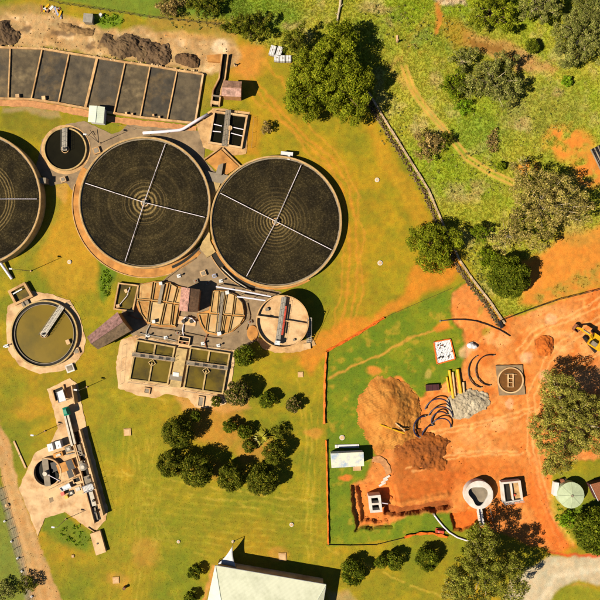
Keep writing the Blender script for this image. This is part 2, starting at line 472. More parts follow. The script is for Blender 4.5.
# worn orange strips on the lawn east of the filters
tr = [(236, 52), (252, 80), (284, 118), (306, 140), (330, 160), (346, 190), (352, 225), (354, 262), (350, 300), (342, 340)]
paint(line(tr, 24, 10, 2) * 0.4 * cov(nB, -.8, .4), C(204, 140, 40))
for off in (-4.0, 4.0):
    paint(line([(x + off, y) for x, y in tr], 2.2, 1.4) * 0.7, C(210, 138, 50))
for pl in ([(262, 60), (300, 110), (340, 160), (360, 200)], [(356, 190), (364, 240), (360, 290), (352, 345)], [(340, 200), (344, 250), (340, 300), (334, 330)], [(250, 90), (290, 132), (330, 172)]):
    paint(line(pl, 1.8, 1.3, 2) * 0.6, C(212, 144, 54))
paint(poly([(236, 44), (262, 46), (264, 72), (244, 82), (228, 70)], 6) * 0.75, C(216, 142, 62))
paint(poly([(366, 122), (374, 120), (434, 222), (420, 235), (382, 170)], 5) * 0.45, C(206, 142, 44))
paint(poly([(418, 258), (444, 236), (462, 268), (452, 280), (428, 290), (398, 312), (372, 326), (372, 318), (405, 290)], 4) * 0.8, C(212, 130, 44))
paint(poly([(300, 346), (322, 330), (345, 322), (386, 316), (330, 352), (310, 372), (300, 360)], 4) * 0.75, C(214, 132, 46))
paint(line([(286, 355), (318, 350), (330, 340)], 7, 4) * 0.5, C(206, 132, 50))
paint(poly([(240, 110), (262, 116), (258, 150), (244, 152)], 5) * 0.6, C(206, 132, 44))
paint(blob(314, 432, 12, 7) * 0.6, C(214, 140, 62))
# between the filters on the west side
paint(poly([(52, 182), (78, 180), (76, 215), (92, 250), (104, 292), (60, 300), (40, 265)], 6) * 0.55, C(192, 140, 44))
paint(poly([(52, 186), (62, 184), (50, 240), (20, 275), (10, 270), (44, 232)], 5) * 0.7, C(138, 134, 40))
paint(blob(60, 195, 6, 9) * 0.6, C(206, 150, 76))
paint(poly([(95, 262), (116, 268), (112, 284), (106, 305), (98, 288)], 3) * 0.9, C(96, 122, 16))
paint(poly([(40, 516), (64, 512), (92, 534), (88, 552), (58, 540), (40, 532)], 4) * 0.85, C(100, 122, 26))
paint(blob(30, 410, 18, 14) * 0.6, C(196, 142, 44))
paint(blob(128, 560, 34, 30) * 0.25, C(182, 142, 48))
paint(blob(20, 395, 16, 20) * 0.4, C(118, 128, 30))
paint(blob(145, 555, 16, 16) * 0.4, C(196, 136, 60))
paint(poly([(0, 112), (60, 116), (62, 124), (40, 140), (12, 132), (0, 130)], 4) * 0.7, C(120, 112, 30))
paint(poly([(0, 107), (58, 112), (62, 118), (0, 113)], 2) * 0.7, C(170, 140, 100))
# bare earth in the garden bed
paint(blob(218, 425, 32, 24) * 0.7, C(196, 134, 56))
paint(blob(255, 450, 22, 16) * 0.6, C(196, 130, 60))
paint(blob(215, 470, 40, 10) * 0.5, C(180, 124, 50))
paint(poly([(175, 400), (232, 402), (240, 380), (250, 408), (222, 415), (180, 412)], 3) * 0.7, C(212, 150, 82))
# site grass and bare red earth
site = poly([(326, 352), (385, 318), (452, 288), (470, 278), (478, 320), (470, 360), (470, 530), (440, 532), (400, 540), (328, 545)], 1.5, 1)
paint(site, C(110, 128, 22))
paint(site * cov(nB, -0.1, 0.6) * 0.7, C(140, 140, 32))
paint(site * cov(-nA, 0.1, 0.7) * 0.4, C(92, 120, 16))
paint(site * cov(nC, 0.3, 0.9) * 0.6, C(176, 146, 50))
paint(site * cov(nD - 0.3 * nB, 0.3, 0.9) * 0.4, C(66, 84, 14))
paint(line([(330, 377), (372, 358), (405, 342), (430, 332), (448, 325)], 2.2, 1.2) * 0.9, C(206, 148, 62))
paint(poly([(436, 326), (450, 318), (452, 328), (440, 332)], 2) * 0.9, C(216, 128, 48))
paint(blob(374, 371, 6, 5) * 0.9, C(214, 134, 56))
paint(blob(345, 478, 8, 4, warp=1) * 1.0, C(212, 122, 52))
paint(blob(428, 375, 4, 5) * 0.6, C(200, 170, 90))
earth_pts = [(452, 292), (470, 280), (482, 296), (498, 318), (520, 316), (600, 288), (700, 260), (700, 400), (700, 452), (604, 458), (572, 462), (556, 470), (552, 480), (556, 510), (573, 545), (556, 552), (530, 545), (500, 532), (480, 528), (455, 530), (450, 512), (410, 514), (388, 526), (356, 530), (350, 486), (366, 478), (376, 455), (364, 428), (362, 405), (378, 386), (400, 376), (420, 398), (440, 388), (462, 372), (466, 350), (462, 330), (452, 318)]
earth = poly(earth_pts, 2.2, 1)
site2 = poly(earth_pts, 4, 2)
paint(earth, C(220, 134, 66))
paint(earth * cov(nA + 0.4 * nB, 0.0, 0.8) * 0.75, C(234, 166, 100))
paint(earth * cov(-nB, 0.1, 0.8) * 0.6, C(206, 100, 30))
paint(earth * cov(nC * 0.6 + nD * 0.5, 0.35, 0.9) * 0.45, C(236, 166, 96))
drag = np.sin((py * 0.9 + px * 0.42 + 5 * W1) * 2 * math.pi / 5)
paint(earth * cov(drag + nC, 0.6, 1.6) * 0.35, C(198, 108, 42))
paint(poly([(395, 445), (440, 440), (455, 462), (450, 502), (400, 505), (388, 480)], 6) * earth * 0.75, C(184, 96, 36))
paint(poly([(450, 455), (520, 460), (526, 480), (455, 478)], 8) * earth * 0.5, C(204, 102, 32))
paint(poly([(575, 372), (604, 370), (604, 396), (560, 392)], 6) * 0.5, C(226, 172, 120))
paint(poly([(390, 452), (440, 436), (446, 462), (400, 470)], 3) * earth * 0.45, C(160, 92, 36))
for b in ((471, 346, 9, 5), (465, 353, 6, 8), (552, 319, 8, 7), (529, 360, 6, 7), (510, 404, 5, 5), (545, 376, 8, 6)):
    paint(blob(*b) * 0.55, C(246, 190, 146))
paint(blob(488, 333, 6, 5) * 0.7, C(150, 140, 40))
paint(blob(480, 312, 5, 4) * 0.5, C(150, 140, 50))
for pl in ([(604, 300), (570, 318), (540, 330), (520, 352)], [(604, 318), (575, 335), (550, 356), (532, 396), (530, 450), (544, 500), (562, 545)], [(600, 352), (560, 372), (538, 420), (536, 460), (552, 510), (570, 545)], [(405, 440), (450, 430), (500, 420), (535, 410)], [(410, 470), (460, 455), (520, 452)]):
    for off in (-3, 3):
        paint(line([(x + off, y + off * .5) for x, y in pl], 1.8, 1.0, 1) * 0.6, C(244, 182, 112))
paint(line([(545, 490), (552, 520), (566, 546)], 5, 3) * 0.6, C(206, 92, 34))
paint(poly([(440, 470), (470, 470), (466, 486), (440, 500)], 5) * 0.5, C(196, 92, 30))
for b_ in ((500, 340, 16, 8), (575, 312, 18, 8), (560, 340, 12, 16), (500, 425, 22, 8), (450, 452, 16, 6)):
    paint(blob(*b_) * 0.6 * cov(nC, -.5, .5), C(246, 180, 116))
# haul road down the east side
paint(poly([(530, 452), (542, 470), (553, 520), (573, 548), (553, 553), (536, 528), (530, 490)], 4) * 0.7, C(222, 112, 44))
paint(poly([(555, 475), (600, 470), (604, 540), (575, 545), (560, 515)], 5) * 0.85, C(134, 132, 36))
paint(poly([(552, 492), (562, 490), (566, 520), (574, 545), (566, 546), (556, 516)], 3) * 0.7, C(170, 150, 50))
paint(poly([(574, 505), (600, 500), (604, 550), (578, 548)], 5) * 0.7, C(96, 120, 24))
# pits
box_pit = poly([(358, 486), (375, 484), (390, 488), (394, 506), (388, 524), (362, 525)], 2, 1)
paint(box_pit, C(226, 130, 62))
trench = line([(388, 514), (420, 510), (449, 504)], 9, 1.2, 1)
paint(trench * 0.9, C(156, 84, 38))
paint(poly([(450, 514), (479, 510), (481, 528), (454, 531)], 1.5, 1), C(216, 110, 42))
paint(line([(392, 505), (420, 501), (446, 495)], 6, 2.5) * 0.55, C(214, 140, 70))
# bare pale yard above the sludge beds
yard_pts = [(-60, 12), (0, 14), (50, 12), (84, 20), (120, 32), (150, 26), (205, 36), (232, 42), (240, 56), (224, 68), (205, 74), (150, 64), (100, 56), (45, 47), (0, 46), (-60, 44)]
yard = poly(yard_pts, 3.5, 2)
paint(yard, C(200, 160, 108))
paint(yard * cov(nB, 0.0, 0.7) * 0.7, C(172, 128, 76))
paint(yard * cov(-nC + nD * 0.4, 0.3, 0.9) * 0.6, C(150, 116, 72))
paint(yard * cov(nC - nB * 0.4, 0.35, 0.9) * 0.5, C(232, 202, 158))
paint(poly([(-20, 5), (60, 7), (60, 14), (-20, 16)], 4) * 0.7, C(170, 132, 80))
paint(poly([(150, 14), (232, 22), (232, 36), (150, 26)], 5) * 0.7, C(172, 132, 60))
paint(poly([(160, 30), (235, 34), (236, 40), (160, 38)], 3) * 0.5, C(200, 150, 80))
paint(blob(218, 45, 8, 6) * 0.8, C(236, 206, 166))
paint(poly([(203, 74), (222, 68), (216, 105), (203, 110), (197, 122), (195, 118)], 3) * 0.6, C(150, 130, 44))
# roads
road_w_pts = [(-14, 380), (0, 424), (8, 440), (19, 487), (37, 537), (61, 598), (90, 680), (56, 680), (31, 598), (22, 560), (3, 487), (-8, 440), (-30, 380)]
road_w = poly(road_w_pts, 1.6, 1)
paint(road_w, C(196, 150, 94))
paint(road_w * cov(nC, 0.0, 0.8) * 0.5, C(168, 122, 68))
for off in (-5, 5):
    paint(line([(-12 + off, 424), (7 + off, 470), (29 + off, 545), (46 + off, 598), (70 + off, 670)], 2.5, 2) * road_w * 0.5, C(212, 170, 118))
paint(poly([(-20, 470), (2, 490), (20, 560), (30, 600), (40, 640), (-20, 640)], 3) * 0.8, C(112, 126, 48))
paint(line([(2, 492), (12, 530), (22, 565), (30, 600)], 7, 2.5) * 0.75, C(150, 132, 112))
road_e_pts = [(500, 612), (512, 580), (530, 567), (550, 557), (604, 555), (700, 558), (700, 590), (604, 585), (580, 580), (560, 586), (544, 612)]
road_e = poly(road_e_pts, 2.5, 1)
paint(road_e, C(200, 180, 146))
paint(road_e * cov(nB, -0.1, 0.7) * 0.45, C(192, 170, 134))
paint(road_e * line([(540, 600), (556, 575), (604, 568)], 5, 3) * 0.6, C(228, 210, 178))
paint(blob(580, 584, 9, 2.5) * 0.6, C(206, 142, 80))
paint(poly([(548, 606), (562, 588), (580, 582), (606, 587), (606, 640), (552, 640)], 2.5) * 0.85, C(140, 138, 36))
paint(line([(548, 552), (575, 555), (604, 556)], 2.6, 1.0) * 0.9, C(206, 86, 42))
paint(poly([(326, 590), (350, 592), (360, 605), (330, 606)], 4) * 0.7, C(176, 148, 100))
# worn ground beside the bottom building and below the poles
paint(line([(213, 566), (204, 604)], 4, 1.5) * 0.9, C(206, 146, 74))
paint(blob(282, 556, 11, 8) * 0.6, C(206, 140, 60))
paint(blob(116, 580, 12, 8) * 0.5, C(196, 140, 60))
hue = (0.06 * fbm(px, py, 3, 2, 1) + 0.03 * nC)[..., None] * np.array([1.0, -0.25, -1.0])
GC *= (1 + 0.12 * nD + 0.06 * nC + 0.05 * nE)[..., None] * (1 + hue)
GC = np.clip(GC, 0.004, 0.9)

for (bx, by, brx, bry) in ((128, 46, 24, 12), (153, 52, 18, 10), (4, 33, 15, 11), (186, 60, 16, 7), (20, 30, 12, 4), (70, 30, 26, 5), (100, 44, 26, 5)):
    paint(blob(bx, by, brx, bry) * 0.75 * cov(nC + .6 * nD, -.5, .3), C(98, 74, 52))
# relief
far = np.clip((np.maximum(np.abs(X), np.abs(Y)) - 78) / 200, 0, 1)
Z = -0.045 * (0.5 + 0.5 * np.clip(nC, -1, 1)) - 0.02 * (0.5 + 0.5 * np.clip(nD, -1, 1))
Z -= field * 0.22 * (0.5 + 0.5 * np.clip(nB, -1, 1)) + field * 0.04 * (0.5 + 0.5 * np.clip(nD, -1, 1))
Z -= yard * 0.30 * (0.5 + 0.5 * np.clip(nC, -1, 1))
Z -= earth * (0.14 * (0.5 + 0.5 * np.clip(nC, -1, 1)) + 0.10 * (0.5 + 0.5 * np.clip(nD, -1, 1)) + 0.05 * (1 + drag))
Z -= 1.1 * poly([(351, 486), (372, 482), (396, 486), (400, 508), (391, 528), (356, 531)], 0.45, 1)
Z -= 1.1 * poly([(359, 487), (375, 485), (392, 488), (395, 507), (387, 523), (362, 524)], 0.45, 1)
Z -= 1.7 * line([(388, 514), (420, 510), (449, 504)], 8, 0.5, 1)
Z -= 0.9 * poly([(450, 514), (479, 510), (481, 528), (454, 531)], 0.45, 1)
Z -= 0.35 * line([(538, 342), (540, 350), (545, 358)], 3, 1.5, 1)
Z += 0.5 * line([(392, 504), (420, 500), (446, 494)], 4, 2.5, 1)
Z += far * 6 * fbm(px, py, 900, 3, 3) * far

nx = len(ax)
idx = np.arange(nx * nx).reshape(nx, nx)
quads = np.stack([idx[:-1, :-1], idx[1:, :-1], idx[1:, 1:], idx[:-1, 1:]], -1).reshape(-1, 4)
region = np.zeros(X.shape, dtype=np.int8)
region[earth > 0.5] = 1
region[road_w > 0.5] = 2
region[road_e > 0.5] = 3
region[yard > 0.5] = 4
qreg = region.reshape(-1)[quads[:, 0]]
VV = np.stack([X, Y, Z], -1).reshape(-1, 3); CC = GC.reshape(-1, 3)
for k, (nm, lb) in enumerate((('ground', 'yellow green lawns and rough grass around the plant'), ('bare_earth', 'bare orange earth of the construction site'),
                              ('dirt_road', 'tan dirt road along the west edge'), ('gravel_road', 'pale gravel road bend beside the big gum tree'),
                              ('earth_yard', 'bare pale earth above the row of sludge beds'))):
    q = quads[qreg == k]
    u, inv = np.unique(q, return_inverse=True)
    o = np_mesh(nm, VV[u], inv.reshape(-1, 4), M['ground'], None, CC[u], smooth=True)
    tag(o, lb, kind='structure')

def ground_at(x, y):
    """nearest ground colour and height for arrays of world points"""
    i = np.clip(np.searchsorted(ax, x), 0, nx - 1); j = np.clip(np.searchsorted(ax, y), 0, nx - 1)
    return GC[i, j], Z[i, j], np.where(trk[i, j] > .5, 9, region[i, j]), field[i, j]

# grass blades: rough field and lawns
def grass_patch(name, label, pts, h0, h1, w0, w1, var):
    n = len(pts)
    cols, zz, _, _ = ground_at(pts[:, 0], pts[:, 1])
    k = 3
    V = np.zeros((n, k, 3, 3)); Cc = np.zeros((n, k, 3, 3))
    base = rng.uniform(0, 2 * np.pi, n)
    hue = rng.normal(0, 1, n)
    for b in range(k):
        a = base + b * 2.1 + rng.normal(0, .3, n)
        w = rng.uniform(w0, w1, n); hh = rng.uniform(h0, h1, n)
        lean = rng.uniform(1.4, 2.6, n) * hh
        ca, sa = np.cos(a), np.sin(a)
        V[:, b, 0] = np.stack([pts[:, 0] - sa * w / 2, pts[:, 1] + ca * w / 2, zz - 0.02], -1)
        V[:, b, 1] = np.stack([pts[:, 0] + sa * w / 2, pts[:, 1] - ca * w / 2, zz - 0.02], -1)
        V[:, b, 2] = np.stack([pts[:, 0] + ca * lean, pts[:, 1] + sa * lean, zz + hh], -1)
    f = (1.0 + var * hue)[:, None]
    tint = cols * np.clip(f, 0.75, 1.5)
    tint[:, 1] *= 1 + 0.08 * rng.normal(0, 1, n)
    Cc[:] = tint[:, None, None, :]
    np_o = np_mesh(name, V.reshape(-1, 3), np.arange(n * k * 3).reshape(-1, 3), M['grass'], None, Cc.reshape(-1, 3))
    tag(np_o, label, 'grass', kind='stuff')
    return np_o
cand = rng.uniform(-79, 79, (260000, 2))
gcol, gz, greg, gf = ground_at(cand[:, 0], cand[:, 1])
green = gcol[:, 1] / gcol[:, 0]
dens = np.clip((green - 0.45) * 2.4, 0, 1)
keepf = (gf > 0.5) & (greg == 0) & (rng.random(len(cand)) < dens * 0.95)
keepl = (gf <= 0.5) & (greg == 0) & (rng.random(len(cand)) < dens * 0.18)
cpx, cpy = 300 + cand[:, 0] / S, 300 - cand[:, 1] / S
built = ((cpx > 0) & (cpx < 205) & (cpy > 46) & (cpy < 132)) | (np.hypot(cpx - 144, cpy - 202) < 76) | (np.hypot(cpx - 275, cpy - 221) < 72) | (np.hypot(cpx + 27, cpy - 199) < 72) \
    | (np.hypot(cpx - 44, cpy - 334) < 42) | ((cpx > 120) & (cpx < 310) & (cpy > 270) & (cpy < 400)) | ((cpx > 18) & (cpx < 110) & (cpy > 375) & (cpy < 530)) \
    | ((cpx > 40) & (cpx < 262) & (cpy > 120) & (cpy < 185)) | ((cpx > 204) & (cpx < 340) & (cpy > 560))
grass_patch('field_grass', 'rough tufty green and straw grass of the field beyond the rubble row', cand[keepf & ~built], 0.06, 0.2, 0.14, 0.34, 0.2)
grass_patch('lawn_grass', 'short mown yellow green grass on the lawns', cand[keepl & ~built], 0.02, 0.06, 0.10, 0.22, 0.10)
# ---------------------------------------------------------------- water works: big structures
def slab(name, label, pts, z0, z1, mat, kind='structure', cat=None, jitter=.13):
    # broken, slightly wandering edges
    W_ = Q(pts); E = []
    jr = random.Random(len(pts) * 7 + int(pts[0][0]))
    for a, b in zip(W_, W_[1:] + W_[:1]):
        L = math.hypot(b[0] - a[0], b[1] - a[1]); n = max(1, int(L / .7))
        for i in range(n):
            p = lerp(a, b, i / n); j = jitter if i else jitter * .3
            E.append((p[0] + jr.uniform(-j, j), p[1] + jr.uniform(-j, j)))
    o = MB().prism(E, z0, z1).build(name, M[mat])
    return tag(o, label, cat, kind=kind)

slab('paved_yard', 'worn brown tarmac yard north of the middle filter', [(58, 126), (84, 121), (112, 134), (121, 131), (128, 124), (160, 127), (200, 131), (206, 141), (204, 160), (216, 172), (205, 205), (140, 215), (78, 196), (66, 183), (50, 186), (36, 168), (42, 140)], -0.3, 0.05, 'tarmac')
slab('paved_court', 'worn brown tarmac court around the digesters', [(160, 283), (185, 262), (207, 243), (226, 258), (250, 285), (282, 292), (264, 312), (258, 340), (236, 352), (190, 348), (136, 340), (120, 322), (128, 284)], -0.3, 0.05, 'tarmac')
slab('brick_path', 'reddish paved path under the row of sludge beds', [(-60, 98), (0, 100), (30, 101), (58, 105), (85, 110), (115, 117), (140, 120), (197, 126), (196, 131), (140, 126), (115, 123), (85, 117), (58, 111), (30, 107), (0, 106), (-60, 104)], -0.3, 0.07, 'brick')
slab('inlet_pavement', 'pale concrete pavement around the inlet works', [(47, 389), (70, 378), (78, 385), (85, 420), (92, 450), (100, 480), (108, 510), (106, 520), (97, 530), (88, 528), (68, 514), (65, 512), (45, 518), (38, 536), (19, 488), (35, 453), (49, 446), (58, 428), (52, 404)], -0.3, 0.08, 'pale')
slab('clarifier_pavement', 'tan concrete pavement ringing the olive clarifier', [(6, 321), (8, 306), (22, 298), (33, 291), (50, 294), (70, 300), (80, 318), (86, 340), (84, 352), (73, 366), (62, 371), (40, 374), (20, 366), (8, 350)], -0.3, 0.06, 'pale')
slab('tank_pavement', 'tan concrete pavement around the two rectangular settling tanks', [(121, 340), (136, 335), (190, 345), (236, 350), (232, 380), (226, 404), (206, 408), (195, 407), (188, 398), (166, 394), (155, 398), (140, 396), (118, 388), (116, 362)], -0.3, 0.09, 'pale')
slab('box_forecourt', 'tan concrete forecourt below the dosing chamber', [(196, 123), (213, 108), (250, 112), (246, 154), (226, 156), (203, 147)], -0.3, 0.085, 'concrete')

# sludge drying beds ------------------------------------------------
for k, (ca, cb, amt) in enumerate((((78, 68, 53), (134, 110, 74), .8), ((98, 84, 62), (58, 51, 42), .9), ((68, 60, 48), (116, 94, 60), .9), ((88, 74, 52), (138, 118, 84), .7))):
    M['sludge%d' % k] = material('dry_sludge_bay_%d' % k, C(*ca), var=.35, scale=.45 + .1 * k, stain=C(*cb), stain_amt=amt, stain_scale=.16 + .05 * k, bump=.6, bscale=4 + k, fine=.22)
def sludge_beds():
    t = thing('sludge_drying_bed', 'long bent row of sludge drying bays behind low cream walls', 'drying bed', P(100, 85))
    top = [(-40, 46), (10, 47.5), (42, 48.5), (69, 53), (97, 57.5), (125, 62), (150, 65.5), (177, 70), (203, 74)]
    bot = [(-42, 97), (8, 98.5), (31, 99), (58, 103), (85, 108), (114, 113), (140, 117), (167, 120), (195, 123)]
    top = Q(top, .6); bot = Q(bot, .6)
    w = MB()
    for a, b in zip(top[:-1], top[1:]): w.beam(a, b, 0.5, -0.3, 0.62)
    w.build('outer_wall', M['concrete'], t)
    w = MB()
    for a, b in zip(bot[:-1], bot[1:]): w.beam(a, b, 0.5, -0.3, 0.6)
    w.build('outer_wall', M['concrete'], t)
    MB().beam(top[-1], bot[-1], 0.45, -0.3, 0.63).build('end_wall', M['pale'], t)
    for i in range(1, len(top) - 1):
        MB().beam(top[i], bot[i], 0.6 if i == 4 else 0.32, -0.3, 0.58 if i % 2 else 0.57).build('divider_wall', M['concrete'], t)
    for i in range(len(top) - 1):
        # rough dried sludge surface, uneven, banked up at the northern wall
        n = 26
        vs = []; fs = []
        for a in range(n + 1):
            for b in range(n + 1):
                p = lerp(lerp(top[i], top[i + 1], a / n), lerp(bot[i], bot[i + 1], a / n), b / n)
                vs.append((p[0], p[1], 0.2 + random.uniform(-.03, .03) + 0.1 * math.exp(-b / 2.0)))
        for a in range(n):
            for b in range(n):
                fs.append((a * (n + 1) + b, a * (n + 1) + b + 1, (a + 1) * (n + 1) + b + 1, (a + 1) * (n + 1) + b))
        MB().add(vs, fs).build('sludge', M['sludge%d' % (i * 3 % 4)], t, smooth=True)
    for x, y in ((19, 97), (45, 99)):
        MB().box(P(x, y), 0.9, 0.9, 0.0, 0.95, 0.1).build('outlet_box', M['pale'], t)
    for x, y in ((154, 116), (160, 118), (133, 115), (127, 114)):
        MB().box(P(x, y), 0.5, 0.5, 0.0, 0.9, 0.1).build('sluice_post', M['pale'], t)
    # weathered rubble banked on the northern wall
    for k in range(70):
        f = random.random() * 7.9; i = int(f) + 0; i = min(i, 7)
        p = lerp(top[i], top[i + 1], f - int(f))
        MB().add(*rock(p[0] + random.uniform(-.3, .3), p[1] + random.uniform(-.1, .6), 0.55, random.uniform(.12, .3))).build('wall_stone', M['pale'], t)
def rock(x, y, z, r):
    vs = []; 
    for (a, b, c) in ((1, 0, 0), (-1, 0, 0), (0, 1, 0), (0, -1, 0), (0, 0, 1), (0, 0, -1), (.7, .7, .3), (-.7, .6, .4), (.6, -.7, .3), (-.7, -.7, .2)):
        q = r * random.uniform(.7, 1.2)
        vs.append((x + a * q, y + b * q, z + c * q * .7))
    fs = [(4, 6, 2), (4, 2, 7), (4, 7, 1), (4, 1, 9), (4, 9, 3), (4, 3, 8), (4, 8, 0), (4, 0, 6), (0, 5, 2), (2, 5, 1), (1, 5, 3), (3, 5, 0), (0, 2, 6), (2, 1, 7), (1, 3, 9), (3, 0, 8)]
    return vs, fs
sludge_beds()

# trickling filters --------------------------------------------------
def media_material(name, rings, spokes_seed, ring_col=C(196, 166, 108), base=C(46, 40, 28)):
    """dark wet stone; the spray leaves pale slime rings: list of (radius, half width, strength)"""
    m = bpy.data.materials.new(name); m.use_nodes = True
    nt = m.node_tree; nd = nt.nodes; ln = nt.links
    b = nd['Principled BSDF']; b.inputs['Roughness'].default_value = 0.9; b.inputs['Specular IOR Level'].default_value = 0.05
    tc = nd.new('ShaderNodeTexCoord'); sx = nd.new('ShaderNodeSeparateXYZ'); ln.new(tc.outputs['Object'], sx.inputs[0])
    cx = nd.new('ShaderNodeCombineXYZ'); ln.new(sx.outputs[0], cx.inputs[0]); ln.new(sx.outputs[1], cx.inputs[1])
    le = nd.new('ShaderNodeVectorMath'); le.operation = 'LENGTH'; ln.new(cx.outputs[0], le.inputs[0])
    nz = nd.new('ShaderNodeTexNoise'); nz.inputs['Scale'].default_value = 0.7; nz.inputs['Detail'].default_value = 5; ln.new(tc.outputs['Object'], nz.inputs['Vector'])
    ad = nd.new('ShaderNodeMath'); ad.operation = 'MULTIPLY_ADD'; ln.new(nz.outputs['Fac'], ad.inputs[0]); ad.inputs[1].default_value = 0.42
    ln.new(le.outputs['Value'], ad.inputs[2])
    dv = nd.new('ShaderNodeMath'); dv.operation = 'DIVIDE'; ln.new(ad.outputs[0], dv.inputs[0]); dv.inputs[1].default_value = 16.5
    prev = None
    cr = nd.new('ShaderNodeValToRGB'); el = cr.color_ramp.elements
    stops = [(0.0, 0.0)]
    for r, hw, s in rings:
        stops += [((r - hw) / 16.5, 0.02), (r / 16.5, s), ((r + hw) / 16.5, 0.02)]
    stops += [(1.0, 0.0)]
    stops = [(max(0, min(1, p)), s) for p, s in stops]
    stops.sort(key=lambda t: t[0])
    el[0].position = stops[0][0]; el[0].color = (stops[0][1],) * 3 + (1,)
    el[1].position = stops[-1][0]; el[1].color = (stops[-1][1],) * 3 + (1,)
    for p, s in stops[1:-1][:30]:
        e = el.new(p); e.color = (s, s, s, 1)
    ln.new(dv.outputs[0], cr.inputs[0])
    n2 = nd.new('ShaderNodeTexNoise'); n2.inputs['Scale'].default_value = 2.6; n2.inputs['Detail'].default_value = 6; n2.inputs['Roughness'].default_value = 0.75; ln.new(tc.outputs['Object'], n2.inputs['Vector'])
    mr = nd.new('ShaderNodeMapRange'); mr.inputs['From Min'].default_value = 0.35; mr.inputs['From Max'].default_value = 0.65; mr.inputs['To Min'].default_value = 0.3; mr.inputs['To Max'].default_value = 1.1
    ln.new(n2.outputs['Fac'], mr.inputs['Value'])
    rm = nd.new('ShaderNodeMath'); rm.operation = 'MULTIPLY'; ln.new(cr.outputs[0], rm.inputs[0]); ln.new(mr.outputs[0], rm.inputs[1])
    vo = nd.new('ShaderNodeTexVoronoi'); vo.inputs['Scale'].default_value = 4.5; ln.new(tc.outputs['Object'], vo.inputs['Vector'])
    sp = nd.new('ShaderNodeSeparateColor'); ln.new(vo.outputs['Color'], sp.inputs[0])
    st = nd.new('ShaderNodeMapRange'); st.inputs['From Min'].default_value = 0.0; st.inputs['From Max'].default_value = 1.0; st.inputs['To Min'].default_value = 0.5; st.inputs['To Max'].default_value = 1.6
    pw = nd.new('ShaderNodeMath'); pw.operation = 'POWER'; ln.new(sp.outputs[0], pw.inputs[0]); pw.inputs[1].default_value = 4; ln.new(pw.outputs[0], st.inputs['Value'])
    n3 = nd.new('ShaderNodeTexNoise'); n3.inputs['Scale'].default_value = 0.32; n3.inputs['Detail'].default_value = 5; ln.new(tc.outputs['Object'], n3.inputs['Vector'])
    mixb = nd.new('ShaderNodeMix'); mixb.data_type = 'RGBA'; mixb.inputs[6].default_value = (*base, 1); mixb.inputs[7].default_value = (*C(70, 60, 38), 1)
    ms = nd.new('ShaderNodeMapRange'); ms.inputs['From Min'].default_value = 0.4; ms.inputs['From Max'].default_value = 0.66; ln.new(n3.outputs['Fac'], ms.inputs['Value']); ln.new(ms.outputs[0], mixb.inputs[0])
    # faint spray rings all the way out
    fr = nd.new('ShaderNodeMath'); fr.operation = 'MULTIPLY'; ln.new(ad.outputs[0], fr.inputs[0]); fr.inputs[1].default_value = 7.6
    sn = nd.new('ShaderNodeMath'); sn.operation = 'SINE'; ln.new(fr.outputs[0], sn.inputs[0])
    sr = nd.new('ShaderNodeMapRange'); sr.inputs['From Min'].default_value = -1; sr.inputs['From Max'].default_value = 1; sr.inputs['To Min'].default_value = 0.9; sr.inputs['To Max'].default_value = 1.14
    ln.new(sn.outputs[0], sr.inputs['Value'])
    sm_ = nd.new('ShaderNodeMath'); sm_.operation = 'MULTIPLY'; ln.new(sr.outputs[0], sm_.inputs[0]); ln.new(st.outputs[0], sm_.inputs[1])
    s2 = nd.new('ShaderNodeVectorMath'); s2.operation = 'SCALE'; ln.new(mixb.outputs[2], s2.inputs[0]); ln.new(sm_.outputs[0], s2.inputs['Scale'])
    mx = nd.new('ShaderNodeMix'); mx.data_type = 'RGBA'; mx.inputs[7].default_value = (*ring_col, 1)
    ln.new(s2.outputs[0], mx.inputs[6]); ln.new(rm.outputs[0], mx.inputs[0])
    ln.new(mx.outputs[2], b.inputs['Base Color'])
    bp = nd.new('ShaderNodeBump'); bp.inputs['Strength'].default_value = 0.5; bp.inputs['Distance'].default_value = 0.08
    ln.new(vo.outputs['Distance'], bp.inputs['Height']); ln.new(bp.outputs[0], b.inputs['Normal'])
    return m

